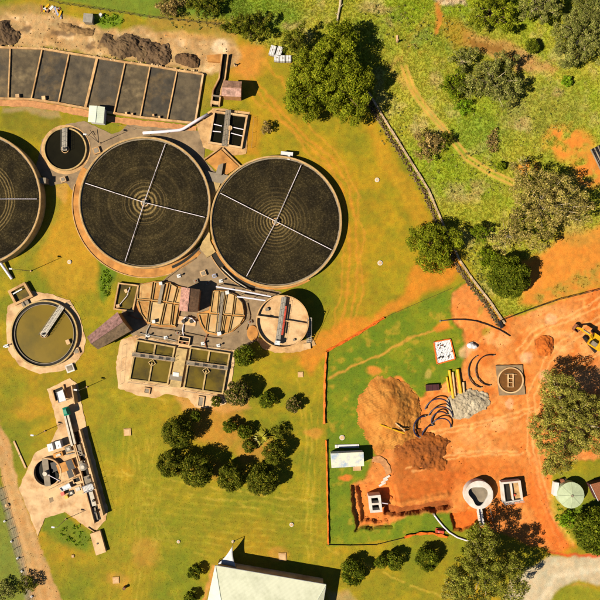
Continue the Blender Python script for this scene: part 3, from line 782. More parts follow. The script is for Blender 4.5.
def trickling_filter(label, cx, cy, r_px, h, arms, mat, column_label=None):
    c = P(cx, cy, h); r = r_px * S * (1 - h / H)
    t = thing('trickling_filter', label, 'filter tank', c, 0, 'round trickling filters')
    MB().ring(c, r - 0.42, r, -0.3, h, seg=128).build('tank_wall', M['rim'], t)
    MB().ring(c, r - 0.30, r - 0.10, h, h + 0.05, seg=128).build('coping', M['concrete'], t)
    MB().ring(c, r - 1.05, r - 0.42, h - 0.7, h - 0.42, seg=128).build('inner_gutter', M['grey'], t)
    zr = h - 0.32
    # stone bed: fine polar grid, every stone row a little uneven
    nr, na = 64, 200
    rr = np.linspace(0.3, r - 0.75, nr); aa = np.linspace(0, 2 * np.pi, na, endpoint=False)
    R_, A_ = np.meshgrid(rr, aa, indexing='ij')
    ju = rng.uniform(-.07, .07, R_.shape)
    v = np.stack([R_ * np.cos(A_), R_ * np.sin(A_), zr + ju], -1).reshape(-1, 3)
    ii = np.arange(nr * na).reshape(nr, na)
    q = np.stack([ii[:-1], ii[1:], np.roll(ii, -1, 1)[1:], np.roll(ii, -1, 1)[:-1]], -1).reshape(-1, 4)
    np_mesh('stone_bed', v, q, mat, t)
    MB().cyl(c, 0.5, 0.3, h + 0.2, 20).cyl(c, 0.32, h + 0.2, h + 0.9, 16).build('centre_column', M['metal'], t)
    MB().ring(c, 0.75, 0.95, zr, zr + 0.14, seg=32).build('column_ring', M['pale'], t)
    for a in arms:
        ra = math.radians(a)
        d = (math.cos(ra), math.sin(ra)); L = r - 0.95
        arm = MB().tube([(c[0] + d[0] * 0.4, c[1] + d[1] * 0.4, h + 0.18), (c[0] + d[0] * L, c[1] + d[1] * L, h + 0.12)], 0.08, 8).build('distributor_arm', M['pipe'], t)
        nz = MB()
        for k in range(1, 22):
            s = 0.4 + (L - 0.6) * (k / 21) ** 0.7
            nz.box((c[0] + d[0] * s - d[1] * 0.11, c[1] + d[1] * s + d[0] * 0.11), 0.08, 0.08, h + 0.02, h + 0.14, ra)
        nz.build('nozzle_row', M['metal'], arm)
        MB().tube([(c[0], c[1], h + 0.9), (c[0] + d[0] * L * .55, c[1] + d[1] * L * .55, h + 0.2)], 0.018, 4).build('stay_rod', M['metal'], t)
    return t, c, r

media3 = media_material('wet_stone_bed', [(0.9, .4, .95), (1.75, .3, .7), (2.5, .3, .6), (3.3, .25, .42), (4.05, .25, .42), (4.85, .2, .32), (5.6, .2, .28), (6.4, .2, .2), (7.4, .3, .12), (8.6, .2, .08)], 1)
media2 = media_material('wet_stone_bed_worn', [(1.0, .45, .9), (2.1, .4, .9), (3.1, .35, .75), (4.2, .25, .32), (5.2, .2, .26), (5.7, .15, .2), (9.0, .5, .1), (12.0, .4, .06)], 2)
media1 = media_material('wet_stone_bed_grey', [(2.0, .4, .8), (3.5, .3, .8), (5.0, .3, .7), (8.2, .2, .5), (8.9, .2, .6), (9.6, .2, .6), (10.3, .15, .4)], 3, base=C(44, 38, 26))
ang = lambda x0, y0, x1, y1: math.degrees(math.atan2(y0 - y1, x1 - x0))
t, c2, r2 = trickling_filter('middle round trickling filter with tan apron touching its right neighbour', 144.5, 202.5, 66, 1.9, [ang(144, 202, 86, 183), ang(144, 202, 205, 217), ang(144, 202, 163, 149), ang(144, 202, 125, 260)], media2)
MB().ring(c2, r2 + 0.02, r2 + 2.1, -0.3, 0.12, 150, 318).build('apron', M['apron'], t)
MB().ring(c2, r2 + 2.1, r2 + 2.3, -0.3, 0.3, 165, 290).build('apron_kerb', M['concrete'], t)
MB().ring(c2, r2 + 0.5, r2 + 1.2, 0.10, 0.125, 292, 324).build('gutter_shade', M['dark'], t)  # flat dark band, the shade in the recessed gutter painted as colour
t, c3, r3 = trickling_filter('right round trickling filter beside the open lawn with wide pale rings', 276, 221.5, 66, 1.9, [ang(274, 221, 219, 193), ang(274, 221, 331, 250), ang(274, 221, 299, 165), ang(274, 221, 245, 275)], media3)
MB().ring(c3, r3 + 0.5, r3 + 1.9, -0.3, 0.06, 204, 252).build('planting_strip', M['dark'], t)
MB().ring(c3, r3 + 1.9, r3 + 2.1, -0.3, 0.25, 202, 262).build('strip_kerb', M['concrete'], t)
MB().ring(c3, r3 + 0.02, r3 + 0.5, -0.3, 0.2, 195, 300).build('apron', M['apron'], t)
MB().box(P(287, 155), 3.0, 0.8, 0.1, 1.7, -0.1).box(P(289, 158), 0.6, 1.6, 0.1, 1.65, -0.1).build('inlet_valve_box', M['white'], t)
t, c1, r1 = trickling_filter('left round trickling filter cut by the photo edge', -27, 199, 68, 2.8, [0, 90, 180, 270], media1)
MB().beam(P(38, 182), P(49, 182), 1.4, 0, 1.9).build('access_landing', M['grey'], t)
MB().tube([(*P(0, 262, 1), 1.0), (*P(12, 279, .3), 0.3)], 0.35, 10).build('feed_pipe', M['pipe'], t)

slab('link_slab', 'tan concrete link slab between the middle and right filters', [(207, 182), (222, 181), (213, 200), (209, 222), (210, 240), (216, 252), (207, 258), (200, 248), (208, 226), (211, 205)], -0.3, 0.5, 'rim', kind='structure')
slab('grey_landing', 'grey concrete landing at the notch between two filters', [(205, 171), (229, 176), (222, 184), (207, 181)], -0.3, 0.7, 'grey')

# square pad with slots
t = thing('concrete_pad', 'tan square concrete pad turned on its corner between the filters', 'pad', P(222, 163))
MB().prism(Q([(221, 150), (239, 167), (224, 177), (206, 161)]), -0.3, 0.35).build('slab', M['apron'], t)
MB().beam(P(204.5, 160), P(220.5, 148.5), 0.35, -0.3, 0.7).build('kerb', M['concrete'], t)
MB().beam(P(222.5, 148.5), P(241, 167), 0.35, -0.3, 0.55).build('kerb', M['concrete'], t)
MB().prism(Q([(219, 166), (224, 164), (222, 176), (216, 175)]), 0.35, 1.1).build('valve_housing', M['grey'], t)

# dosing chamber
def tank_rect(name, label, cat, corners, h, wt, water, mat_water, mat_wall, group=None):
    cs = Q(corners, h)
    t = thing(name, label, cat, centroid(cs), 0, group)
    ins = inset(cs, wt)
    MB().loop(cs, ins, -0.3, h).build('wall', M[mat_wall], t)
    MB().prism(inset(cs, wt * .7), -0.3, water).build('water', M[mat_water], t)
    return t, cs

def railing(path, z, parent, mat='metal', h=1.0, step=1.6, name='railing'):
    r = MB()
    for a, b in zip(path[:-1], path[1:]):
        L = math.hypot(b[0] - a[0], b[1] - a[1]); n = max(1, int(L / step))
        for i in range(n + 1):
            p = lerp(a, b, i / n)
            r.tube([(*p, z), (*p, z + h)], 0.035, 4)
        for zz in ((h, h * .5) if parent.get('category') != 'railing' else (h,)):
            r.tube([(*a, z + zz), (*b, z + zz)], 0.028 if parent.get('category') != 'railing' else .018, 4)
    return r.build(name, M[mat], parent)

t, cs = tank_rect('dosing_chamber', 'black water dosing chamber with cream walls and a middle walkway', 'tank', [(213.5, 110.5), (248, 115), (242, 148.5), (208, 143)], 0.9, 0.45, 0.25, 'water_dark', 'pale')
a, b = P(228.5, 110, 1), P(224.5, 146, 1)
wk = MB().beam(a, b, 1.25, 0.75, 0.98).build('walkway', M['grey'], t)
off = 0.55
for s in (-1, 1):
    railing([(a[0] + s * off, a[1]), (b[0] + s * off, b[1])], 0.98, wk, step=1.2)
for (x0, y0, x1, y1) in ((213.5, 124, 222, 126), (212, 131, 221, 132), (232, 127, 243.5, 129.5), (231, 133, 242.5, 136)):
    MB().tube([(*P(x0, y0, .6), 0.6), (*P(x1, y1, .6), 0.6)], 0.13, 8).build('cross_pipe', M['pipe'], t)
MB().cyl(P(230, 128, .9), 0.6, 0.2, 1.0, 16).box(P(228.5, 137, .9), 0.5, 4.2, 0.4, 0.9, -0.1).build('valve_gear', M['pale'], t)

t = thing('feed_channel', 'long narrow dark channel running up from the dosing chamber', 'channel', P(220, 78))
chan = Q([(225, 54), (222, 78), (217, 90), (215, 106)], .7)
for s in (-1, 1):
    w = MB()
    pts = [(p[0] + s * (0.75 if i < 2 else 1.0), p[1]) for i, p in enumerate(chan)]
    for a, b in zip(pts[:-1], pts[1:]): w.beam(a, b, 0.35, -0.3, 0.75)
    w.build('wall', M['concrete'], t)
w = MB()
for a, b in zip(chan[:-1], chan[1:]): w.beam(a, b, 1.5, -0.3, 0.15)
w.build('water', M['water_dark'], t)
MB().prism(Q([(207, 56), (223, 54.5), (222, 63), (208, 62)]), -0.2, 0.5).build('inlet_pad', M['apron'], t)
MB().beam(P(211, 103), P(219, 104), 0.8, 0.3, 0.8).build('gate', M['pale'], t)
MB().beam(P(213, 96.5), P(221, 97.5), 0.3, 0.3, 0.95).build('gate', M['grey'], t)

# gabled buildings ---------------------------------------------------------
def gable_building(name, label, corners, ridge_axis, eave, ridge, roof_mats, wall_mat, over=0.25, door=None, cat='building'):
    """corners: photo pixels of the roof's four corners (TL, TR, BR, BL); ridge_axis 0: ridge parallel to TL-TR, 1: parallel to TL-BL"""
    cs = Q(corners, eave)
    t = thing(name, label, cat, centroid(cs), 0)
    A, B, D, E = cs           # TL TR BR BL
    if ridge_axis == 0: r0, r1 = lerp(A, E, .5), lerp(B, D, .5)
    else: r0, r1 = lerp(A, B, .5), lerp(E, D, .5)
    wl = inset(cs, over)
    MB().prism(wl, -0.2, eave - 0.02).build('wall', M[wall_mat], t)
    if ridge_axis == 0:
        sl = [(A, B, r1, r0), (E, D, r1, r0)]
        gab = [(A, E, r0), (B, D, r1)]
    else:
        sl = [(A, E, r1, r0), (B, D, r1, r0)]
        gab = [(A, B, r0), (E, D, r1)]
    for (p, q, rb, ra), mt in zip(sl, roof_mats):
        th = 0.08
        lo = [(*p, eave), (*q, eave), (*rb, ridge), (*ra, ridge)]
        hi = [(x, y, z + th) for x, y, z in lo]
        MB().add(lo + hi, [(3, 2, 1, 0), (4, 5, 6, 7), (0, 1, 5, 4), (1, 2, 6, 5), (2, 3, 7, 6), (3, 0, 4, 7)]).build('roof_slope', M[mt], t)
    for (p, q, rr_), ra in zip(gab, (r0, r1)):
        k = 0.12
        p2 = lerp(p, centroid(cs), k * .3); q2 = lerp(q, centroid(cs), k * .3); r_2 = lerp(rr_, centroid(cs), k * .3)
        MB().add([(*p2, eave - .05), (*q2, eave - .05), (*r_2, ridge - 0.03)], [(0, 1, 2)]).build('gable', M[wall_mat], t)
    MB().tube([(*r0, ridge + .08), (*r1, ridge + .08)], 0.12, 6).build('ridge_cap', M[roof_mats[0]], t)
    if door:
        MB().box(P(*door[:2]), door[2], door[3], 0.05, 2.05, door[4]).build('door', M['dark_metal'], t)
    return t

pinkang = 0.0
M['pink_roof'] = roof_material('faded_pink_roof_sheet', C(200, 154, 136), math.radians(90), stain=C(124, 94, 76), stain_amt=0.8, stain_scale=.9, var=0.3, scale=1.2, rough=0.7)
M['pink_roof2'] = roof_material('darker_pink_roof_sheet', C(176, 132, 108), math.radians(90), stain=C(110, 80, 60), stain_amt=0.8, var=0.3, scale=1.2, rough=0.75)  # darker, browner pink for the north slope
M['shaded_roof'] = roof_material('shaded_brown_roof_sheet', C(124, 92, 66), math.radians(0), stain=C(66, 48, 34), stain_amt=0.7, var=0.35, scale=2.2, rough=0.8)  # brown copy for the slope turned from the sun, shade put into its colour
M['pink_roof_ew'] = roof_material('faded_pink_roof_sheet_across', C(196, 142, 124), math.radians(0), stain=C(104, 74, 60), stain_amt=0.9, stain_scale=1.3, var=0.35, scale=2.2, rough=0.7)
M['mauve_roof'] = roof_material('lichen_mauve_roof_sheet', C(164, 122, 114), math.radians(122), stain=C(84, 58, 46), stain_amt=1.0, stain_scale=1.5, var=0.45, scale=3, rough=0.8)
M['mauve_roof2'] = roof_material('lichen_brown_roof_sheet', C(124, 100, 74), math.radians(122), stain=C(80, 66, 44), stain_amt=0.7, stain_scale=0.9, var=0.3, scale=2.0, rough=0.8)
M['pale_roof'] = roof_material('pale_green_white_roof_sheet', C(226, 226, 198), math.radians(-12), stain=C(176, 178, 146), stain_amt=0.45, var=0.05, scale=0.3, rough=0.55, pitch=1.1, fine=0.05, rib=0.16)
M['pale_roof_side'] = roof_material('pale_green_white_roof_sheet_hip', C(226, 226, 198), math.radians(72), stain=C(176, 178, 146), stain_amt=0.45, var=0.05, scale=0.3, rough=0.55, pitch=1.1, fine=0.05, rib=0.16)
M['hut_roof'] = roof_material('pale_hut_roof_sheet', C(222, 228, 205), math.radians(0), stain_amt=0.2, var=0.06, scale=0.6, rough=0.5)

gable_building('pump_house', 'small pink roofed pump house beside the feed channel', [(223.5, 80.5), (242, 81.5), (241, 97), (221.5, 96)], 0, 3.5, 4.3, ('pink_roof2', 'pink_roof'), 'brick')
gable_building('digester_house', 'narrow pink roofed house with its shaded slope coloured brown between the two tan panelled decks', [(181.5, 287), (200, 289.5), (197.5, 312.5), (179, 310.5)], 1, 3.9, 4.9, ('pink_roof_ew', 'shaded_roof'), 'brick')
gable_building('workshop', 'long mauve lichened roof shed turned at an angle near the olive clarifier', [(87, 337), (117.5, 312), (131, 331), (98, 349.5)], 0, 3.4, 4.5, ('mauve_roof', 'mauve_roof2'), 'apron')
t = gable_building('hut', 'small white roofed hut on the edge of the sludge beds', [(89.5, 105.5), (105, 107), (103.5, 123.5), (88, 122)], 1, 2.3, 2.5, ('hut_roof', 'hut_roof'), 'white')

# rendered in the picture's bottom edge: big pale shed
def big_shed():
    e, rg = 4.2, 5.6
    TL, TR, BR, BL = (215.5, 565.5), (326, 584.5), (312, 672), (197, 652)
    cs = Q([TL, TR, BR, BL], e)
    t = thing('shed', 'large shed with pale green white roof at the bottom edge', 'building', centroid(cs))
    A, B, D, E = cs
    m0, m1 = lerp(A, E, .5), lerp(B, D, .5)
    r0, r1 = lerp(m0, m1, .16), lerp(m0, m1, .84)
    MB().prism(inset(cs, .5), -0.2, e - 0.02).build('wall', M['pale'], t)
    for p, mt in (((A, B, r1, r0), 'pale_roof'), ((E, D, r1, r0), 'pale_roof'), ((A, E, r0), 'pale_roof_side'), ((B, D, r1), 'pale_roof_side')):
        lo = [(*q, rg if q in (r0, r1) else e) for q in p]
        hi = [(x, y, z + .1) for x, y, z in lo]; n = len(p)
        MB().add(lo + hi, [tuple(range(n)), tuple(range(n, 2 * n))] + [(i, (i + 1) % n, n + (i + 1) % n, n + i) for i in range(n)]).build('roof_slope', M[mt], t)
    for p, q in ((A, r0), (B, r1), (E, r0), (D, r1)):
        MB().tube([(*p, e + .12), (*q, rg + .12)], 0.09, 6).build('hip_cap', M['hut_roof'], t)
    MB().tube([(*r0, rg + .13), (*r1, rg + .13)], 0.1, 6).build('ridge_cap', M['hut_roof'], t)
    for p, q in ((A, B), (B, D), (E, A)):
        MB().tube([(*p, e - .03), (*q, e - .03)], 0.11, 6).build('gutter', M['white'], t)
    # pale shade sail at the corner, a cream blade standing up towards the lawn
    a, b, c_ = (*P(218, 564, 2.6), 2.6), (*P(236, 568, 2.6), 2.6), (*P(232.5, 546, 3.0), 3.0)
    n = 8; vs = []; fs = []
    for i in range(n + 1):
        for j in range(n + 1 - i):
            u, v = i / n, j / n; w = 1 - u - v
            sag = 0.0
            x = a[0] * w + b[0] * u + c_[0] * v; y = a[1] * w + b[1] * u + c_[1] * v; z = a[2] * w + b[2] * u + c_[2] * v
            cx_, cy_ = (a[0] + b[0] + c_[0]) / 3, (a[1] + b[1] + c_[1]) / 3
            pull = 0.55 * (u * v + v * w) * 1.6 + 0.2 * u * w
            vs.append((x + (cx_ - x) * pull, y + (cy_ - y) * pull, z - 0.5 * (u * v + v * w + u * w)))
    k = lambda i, j: sum(n + 1 - q for q in range(i)) + j
    for i in range(n):
        for j in range(n - i):
            fs.append((k(i, j), k(i + 1, j), k(i, j + 1)))
            if j < n - i - 1: fs.append((k(i + 1, j), k(i + 1, j + 1), k(i, j + 1)))
    s = thing('shade_sail', 'small white pointed shade sail at the corner of the large shed', 'shade sail', P(226, 560), 0)
    so = MB().add(vs, fs).build('canopy', M['white'], s, smooth=True)
    md = so.modifiers.new('thickness', 'SOLIDIFY'); md.thickness = 0.03
    MB().tube([(c_[0], c_[1], 0), c_], 0.07, 6).build('pole', M['metal'], s)
    MB().tube([(a[0], a[1], 0), a], 0.07, 6).build('pole', M['metal'], s)
    MB().tube([(b[0], b[1], 0), b], 0.07, 6).build('pole', M['metal'], s)
big_shed()

# small dark clarifier ------------------------------------------------------
def clarifier(label, cx, cy, r_px, h, water, wmat, bridge_to, apron=None, bridge_w=0.95, launder=False):
    c = P(cx, cy, h); r = r_px * S
    t = thing('clarifier', label, 'clarifier', c, 0)
    MB().ring(c, r - 0.35, r, -0.3, h, seg=96).build('tank_wall', M['rim'], t)
    MB().prism([(c[0] + (r - .2) * math.cos(2 * math.pi * i / 72), c[1] + (r - .2) * math.sin(2 * math.pi * i / 72)) for i in range(72)], -0.3, water).build('water', M[wmat], t)
    if launder:
        MB().ring(c, r - 1.1, r - 0.95, water - .1, h - 0.12, seg=96).build('weir_plate', M['grey'], t)
        MB().ring(c, r - 0.95, r - 0.35, water - .1, water + 0.04, seg=96).build('launder', M['dark'], t)
    if apron:
        MB().ring(c, r + .01, r + apron, -0.3, 0.1, seg=96).build('apron', M['concrete'], t)
    e = P(*bridge_to, h + .5)
    dx, dy = e[0] - c[0], e[1] - c[1]; L = math.hypot(dx, dy); ux, uy = dx / L, dy / L
    s0 = (c[0] - ux * .5, c[1] - uy * .5)
    br = MB().beam(s0, e, bridge_w, h + 0.15, h + 0.4).build('bridge', M['metal'], t)
    for s in (-1, 1):
        o = (-uy * s * (bridge_w / 2 - .06), ux * s * (bridge_w / 2 - .06))
        railing([(s0[0] + o[0], s0[1] + o[1]), (e[0] + o[0], e[1] + o[1])], h + 0.4, br, step=1.1)
    MB().ring(c, 0.85, 0.98, water - .1, h + 0.05, seg=32).build('stilling_drum', M['pale'], t)
    MB().cyl(c, 0.25, water - .1, h + 0.9, 14).build('drive_motor', M['dark_metal'], t)
    return t, c, r
clarifier('small round clarifier with black water and a short grey bridge', 65, 149, 21.5, 0.7, 0.35, 'water_dark', (64.5, 128), apron=0.8, bridge_w=1.3)
t, cO, rO = clarifier('round clarifier filled with olive green water', 44, 334, 33.5, 0.9, 0.5, 'water_olive', (62, 306), apron=None, launder=True, bridge_w=1.4)
MB().box(P(68, 342, .9), 0.9, 1.2, 0.5, 1.1, 0.4).build('scum_box', M['pale'], t)
for (x, y, rr_) in ((18, 362, .5), (7, 345, .4), (70, 368, .4)):
    pass

t, cs = tank_rect('sump', 'small square sump with tan walls above the olive clarifier', 'tank', [(7.5, 291), (24.5, 282), (33, 296.5), (15, 305.5)], 1.0, 0.6, 0.3, 'water_mixed', 'concrete')
MB().beam(P(13, 294, .8), P(22, 289, .8), 0.3, 0.5, 0.85).build('weir', M['white'], t)
MB().prism(Q([(22, 303), (28, 299), (31, 305), (25, 309)]), -0.2, 0.5).build('outlet_channel', M['grey'], t)
MB().beam(P(24, 301.5), P(28, 307.5), 0.35, 0.5, 0.53).build('outlet_slot', M['dark'], t)

t, cs = tank_rect('scum_chamber', 'narrow rectangular chamber of brown green water left of the panelled deck', 'tank', [(118, 282.5), (139, 285), (133, 312), (113, 309.5)], 0.9, 0.35, 0.4, 'water_mixed', 'concrete')
MB().tube([(*P(130, 287, .8), .8), (*P(127, 296, .8), .8), (*P(121, 303, .8), .8), (*P(118, 307, .8), .8)], 0.08, 6).build('scum_pipe', M['pipe'], t)
MB().box(P(126, 291, .8), .7, .9, .35, .95, .4).build('float_box', M['pale'], t)
MB().box(P(118, 306, .8), .8, .8, .35, 1.0, .2).build('valve_block', M['pale'], t)

# two panelled digester decks ----------------------------------------------
def digester(label, outline, cells, h, group='panelled digester decks'):
    cs = Q(outline, h)
    t = thing('digester_deck', label, 'digester', centroid(cs), 0, group)
    MB().prism(cs, -0.3, h - 0.3).build('tank_body', M['dark_metal'] if False else M['apron'], t)
    for k, cell in enumerate(cells):
        oc = inset(Q(cell, h), 0.04); pn = MB().prism(inset(oc, 0.10), h - 0.45, h - 0.22 + random.uniform(-.06, .03)).build('tray_floor', M['deck%d' % (k % 3)], t)
        MB().loop(oc, inset(oc, 0.15), h - 0.45, h + 0.06).build('tray_wall', M['rim'], t)
    return t
M['deck0'] = material('tan_deck_panel', C(206, 164, 106), var=0.18, scale=0.9, stain=C(176, 110, 44), stain_amt=0.7, stain_scale=0.4)
M['deck1'] = material('orange_deck_panel', C(196, 144, 80), var=0.2, scale=0.9, stain=C(160, 98, 36), stain_amt=0.7, stain_scale=0.5)
M['deck2'] = material('pale_deck_panel', C(214, 178, 126), var=0.18, scale=0.9, stain=C(190, 130, 66), stain_amt=0.7, stain_scale=0.45)
dl = digester('left panelled tan digester deck beside the narrow house', [(137.5, 284.5), (154, 281), (169, 282), (178, 286), (185, 287.5), (175.5, 327.5), (160, 327), (147, 323.5), (140, 315), (136, 305)],
    [[(138, 285), (153, 282), (150.5, 300), (137, 299)], [(154.5, 282), (168.5, 283), (164.5, 301.5), (151.5, 300.5)], [(170, 283), (177, 287), (173, 303), (166, 302)], [(178, 288), (184, 288.5), (179.5, 304), (174, 303)],
     [(137, 300), (150, 301), (147, 322), (141, 314)], [(151, 301.5), (164.5, 303), (159.5, 325.5), (148, 322.5)], [(165.5, 303), (172.5, 304), (170, 325), (160.5, 325.5)], [(173.5, 304.5), (179, 305), (175, 326.5), (171, 325)]], 0.8)
MB().beam(P(163, 284, .9), P(159, 304, .9), 0.8, 0.8, 0.98).build('duct', M['grey'], dl)
for (x, y) in ((154, 321.5), (161, 283.5)):
    MB().box(P(x, y, .9), .8, .8, .8, 1.4, .2).build('vent_box', M['white'], dl)
dr = digester('right panelled tan digester deck with the rounded end', [(212, 290), (226.7, 290.5), (236, 294.5), (242.7, 302), (245, 312), (244, 320), (240, 325), (232, 332), (220, 336), (206, 333.5), (200, 326), (196.5, 313.5), (209, 310)],
    [[(213, 291), (219, 291), (217, 313.5), (210, 312.5)], [(219.8, 291), (226.2, 291.5), (222, 314), (217.8, 313.5)], [(227, 292), (234.5, 295), (232, 315), (223, 314)], [(235.3, 295.5), (242, 302.5), (244, 311), (243.8, 315.5), (233, 315)],
     [(198, 314), (208, 313.5), (205.5, 331), (201, 324)], [(209, 314), (217.5, 314.5), (215.5, 334), (206.5, 332)], [(218.3, 315), (224.5, 315.5), (221, 334.5), (216.5, 334.5)], [(225.3, 315.5), (231.5, 316), (228, 333), (221.8, 334.3)], [(232.3, 316), (243.8, 317), (240, 324), (229, 332.5)]], 0.9)
MB().beam(P(223, 292, 1), P(218.5, 334, 1), 0.7, 0.9, 1.05).build('walkway', M['grey'], dr)
MB().box(P(219.5, 333.5, 1), 1.0, .9, .9, 1.6, .2).build('vent_box', M['white'], dr)
MB().box(P(227.5, 292.5, 1), .9, .9, .9, 1.6, .2).build('vent_box', M['white'], dr)
railing(Q([(222, 293), (218, 314), (217, 332)], .9), 0.9, dr, step=2)

t = thing('sludge_pump', 'dark pump set with pipework below the narrow pink roofed house', 'pump', P(188, 320))
MB().box(P(187, 321), 4.6, 2.0, -0.2, 0.3, -0.15).build('plinth', M['pale'], t)
MB().tube([(*P(182, 322), .7), (*P(186, 317), .8), (*P(192, 318), .7), (*P(196, 322), .7)], 0.16, 8).build('pipework', M['pipe'], t)
MB().cyl(P(184, 321), 0.45, .3, 1.1, 14).build('motor', M['dark_metal'], t)
MB().cyl(P(192, 321), 0.5, .3, 0.9, 14).cyl(P(188, 318), 0.35, .3, 1.0, 12).build('pump_casing', M['dark_metal'], t)

# round flat tank with cross walkways --------------------------------------
h = 4.2
c = P(282.5, 321.5, h); r = 26.5 * S * (1 - h / H)
t = thing('digester_tank', 'tall round tan tank crossed by an orange edged walkway', 'tank', c)
MB().ring(c, r - 0.28, r, -0.3, h, seg=96).build('tank_wall', M['concrete'], t)
MB().prism([(c[0] + (r - .2) * math.cos(2 * math.pi * i / 72), c[1] + (r - .2) * math.sin(2 * math.pi * i / 72)) for i in range(72)], -0.3, h - 0.75).build('roof_deck', M['pale'], t)
a, b = P(284, 297, h + .3), P(277.5, 343, h + .3)
wk = MB().beam(a, b, 1.15, h + 0.05, h + 0.3).build('walkway', M['metal'], t)
a2, b2 = P(285.5, 306, h + .3), P(281.5, 335, h + .3)
MB().beam((a2[0] + .15, a2[1]), (b2[0] + .15, b2[1]), 0.42, h + 0.3, h + 0.36).build('orange_strip', M['red'], wk)
for s in (-.5, .5):
    railing([(a[0] + s, a[1]), (b[0] + s, b[1])], h + 0.3, wk, step=1.5)
cr_ = MB().beam(P(256.5, 316.5, h), P(281, 320, h), 0.55, h - 0.12, h + 0.16).build('cross_beam', M['pale'], t)
MB().beam(P(284.5, 320.5, h), P(307.5, 324.5, h), 0.3, h - 0.1, h + 0.14).build('cross_beam', M['pale'], t)
MB().box(P(277.5, 342.5, h), 1.3, 1.0, h, h + 0.9, -.15).build('valve_house', M['white'], t)
MB().cyl(P(267, 309.5, h), 0.45, h - .75, h - .2, 14).build('hatch', M['grey'], t)
MB().cyl(P(294, 340, h), 0.3, h - .75, h - .3, 12).build('hatch', M['grey'], t)
MB().tube([(*P(269, 316, h), h - .5), (*P(272, 317, h), h - .5)], .25, 8).build('vent_pipe', M['dark_metal'], t)
st = thing('stair', 'grey steel stair standing against the tall round tan tank', 'stair', P(308, 335))
x0, y0 = P(309, 343); x1, y1 = P(309.5, 318, 3)
for i in range(14):
    f = i / 13
    MB().box((x0 + (x1 - x0) * f, y0 + (y1 - y0) * f), 1.0, 0.34, 0.2 + 3.6 * f, 0.26 + 3.6 * f).build('tread', M['metal'], st)
for s in (-.55, .55):
    MB().tube([(x0 + s, y0, 0.1), (x1 + s, y1, 3.9)], .07, 6).tube([(x0 + s, y0, 1.1), (x1 + s, y1, 4.9)], .04, 5).build('stringer', M['metal'], st)
MB().box(P(307, 346), 1.8, 1.5, -.2, .5, .1).build('landing', M['pale'], st)
tag(MB().prism([(P(252.5, 333)[0] + 1.35 * math.cos(i / 24 * 6.283) , P(252.5, 333)[1] + 1.9 * math.sin(i / 24 * 6.283)) for i in range(24)], -.2, .35).build('round_plinth', M['apron']), 'oval tan concrete plinth left of the tall round tank', 'plinth')
slab('tank_footing', 'curved tan footing below the tall round tank', [(256, 338), (262, 348), (275, 353), (300, 352), (316, 345), (312, 338), (285, 345), (268, 340)], -.3, 0.12, 'concrete')

for lab, pts in (('upper white pipe running from the digester house to the tall round tank', [(216, 286.5), (240, 290.5), (271, 296.5)]), ('lower white pipe between the rounded deck and the tall round tank', [(237, 296.5), (252, 298.5), (265.5, 300.5)])):
    o = thing('overhead_pipe', lab, 'pipe', P(*pts[len(pts) // 2]))
    MB().tube([(*P(*p, 2.0), 2.0) for p in pts], 0.2, 10).build('pipe_run', M['pipe'], o)
    for p in pts:
        q = P(*p, 2.0); MB().tube([(*q, 0), (*q, 1.9)], .08, 6).build('support', M['metal'], o)
o = thing('overhead_pipe', 'fat white pipe bending down to the sludge beds from the dosing chamber', 'pipe', P(182, 130))
MB().tube([(*P(143, 133, .9), .9), (*P(165, 131.5, .9), .9), (*P(180, 130, .9), .9), (*P(184, 128.5, .9), .9), (*P(196, 121, .9), .9), (*P(208, 114, .9), .9)], 0.36, 12).build('pipe_run', M['pipe'], o, smooth=True)
for p in ((150, 132), (167, 131), (188, 126), (202, 117.5)):
    q = P(*p, .9); MB().box(q, .5, .8, 0, .6, .3).build('saddle', M['concrete'], o)

# two rectangular settling tanks -------------------------------------------
def settling(label, TL, TR, BR, BL, w0, w1, d0, d1, dm):
    t, cs = tank_rect('settling_tank', label, 'settling tank', [TL, TR, BR, BL], 0.8, 0.38, 0.42, 'water_mixed', 'rim', 'rectangular settling tanks')
    a, b = P(*w0, .9), P(*w1, .9)
    wk = MB().beam(a, b, 1.1, 0.62, 0.86).build('walkway', M['grey'], t)
    dx, dy = b[0] - a[0], b[1] - a[1]; L = math.hypot(dx, dy); n = (-dy / L * .5, dx / L * .5)
    for s in (-1, 1): railing([(a[0] + n[0] * s, a[1] + n[1] * s), (b[0] + n[0] * s, b[1] + n[1] * s)], .86, wk, 'pale', step=1.9)
    for k in (.25, .45, .68, .85):
        p = lerp(a, b, k); MB().box(p, 1.1, .7, .86, .9, math.atan2(dy, dx)).build('grating', M['dark_metal'], wk)
    m0 = P(*d0, .8); m1 = P(*d1, .8)
    MB().beam(m0, lerp(m0, m1, .29), .42, .2, .76).build('baffle_wall', M['rim'], t)
    MB().beam(lerp(m0, m1, .5), m1, .36, .2, .74).build('baffle_wall', M['rim'], t)
    q = P(*dm, .8)
    sq = [(q[0] + 1.0 * math.cos(x), q[1] + 1.0 * math.sin(x)) for x in (-.2, 1.37, 2.94, 4.51)]
    MB().loop(sq, inset(sq, .16), .2, .8).build('inlet_box', M['rim'], t)
    e = .7
    railing(Q([(TL[0], TL[1] - 2), (TR[0], TR[1] - 2)], .4), .1, t, step=2.4, h=1.0)
    railing(Q([(BL[0], BL[1] + 2), (BR[0], BR[1] + 2)], .4), .1, t, step=2.6, h=1.0)
    return t
settling('left rectangular settling tank with murky water under a railed walkway', (136.5, 339.5), (175.5, 346.5), (168, 385), (128.5, 380), (132, 354), (174.5, 359.5), (155.5, 343), (148.5, 382.5), (152, 363))
settling('right rectangular settling tank with greener water beside the flowering tree', (190, 347), (230.5, 353), (223, 394.5), (183, 388.5), (186.5, 362.5), (228, 368), (209.5, 350), (202.5, 391.5), (206, 371))
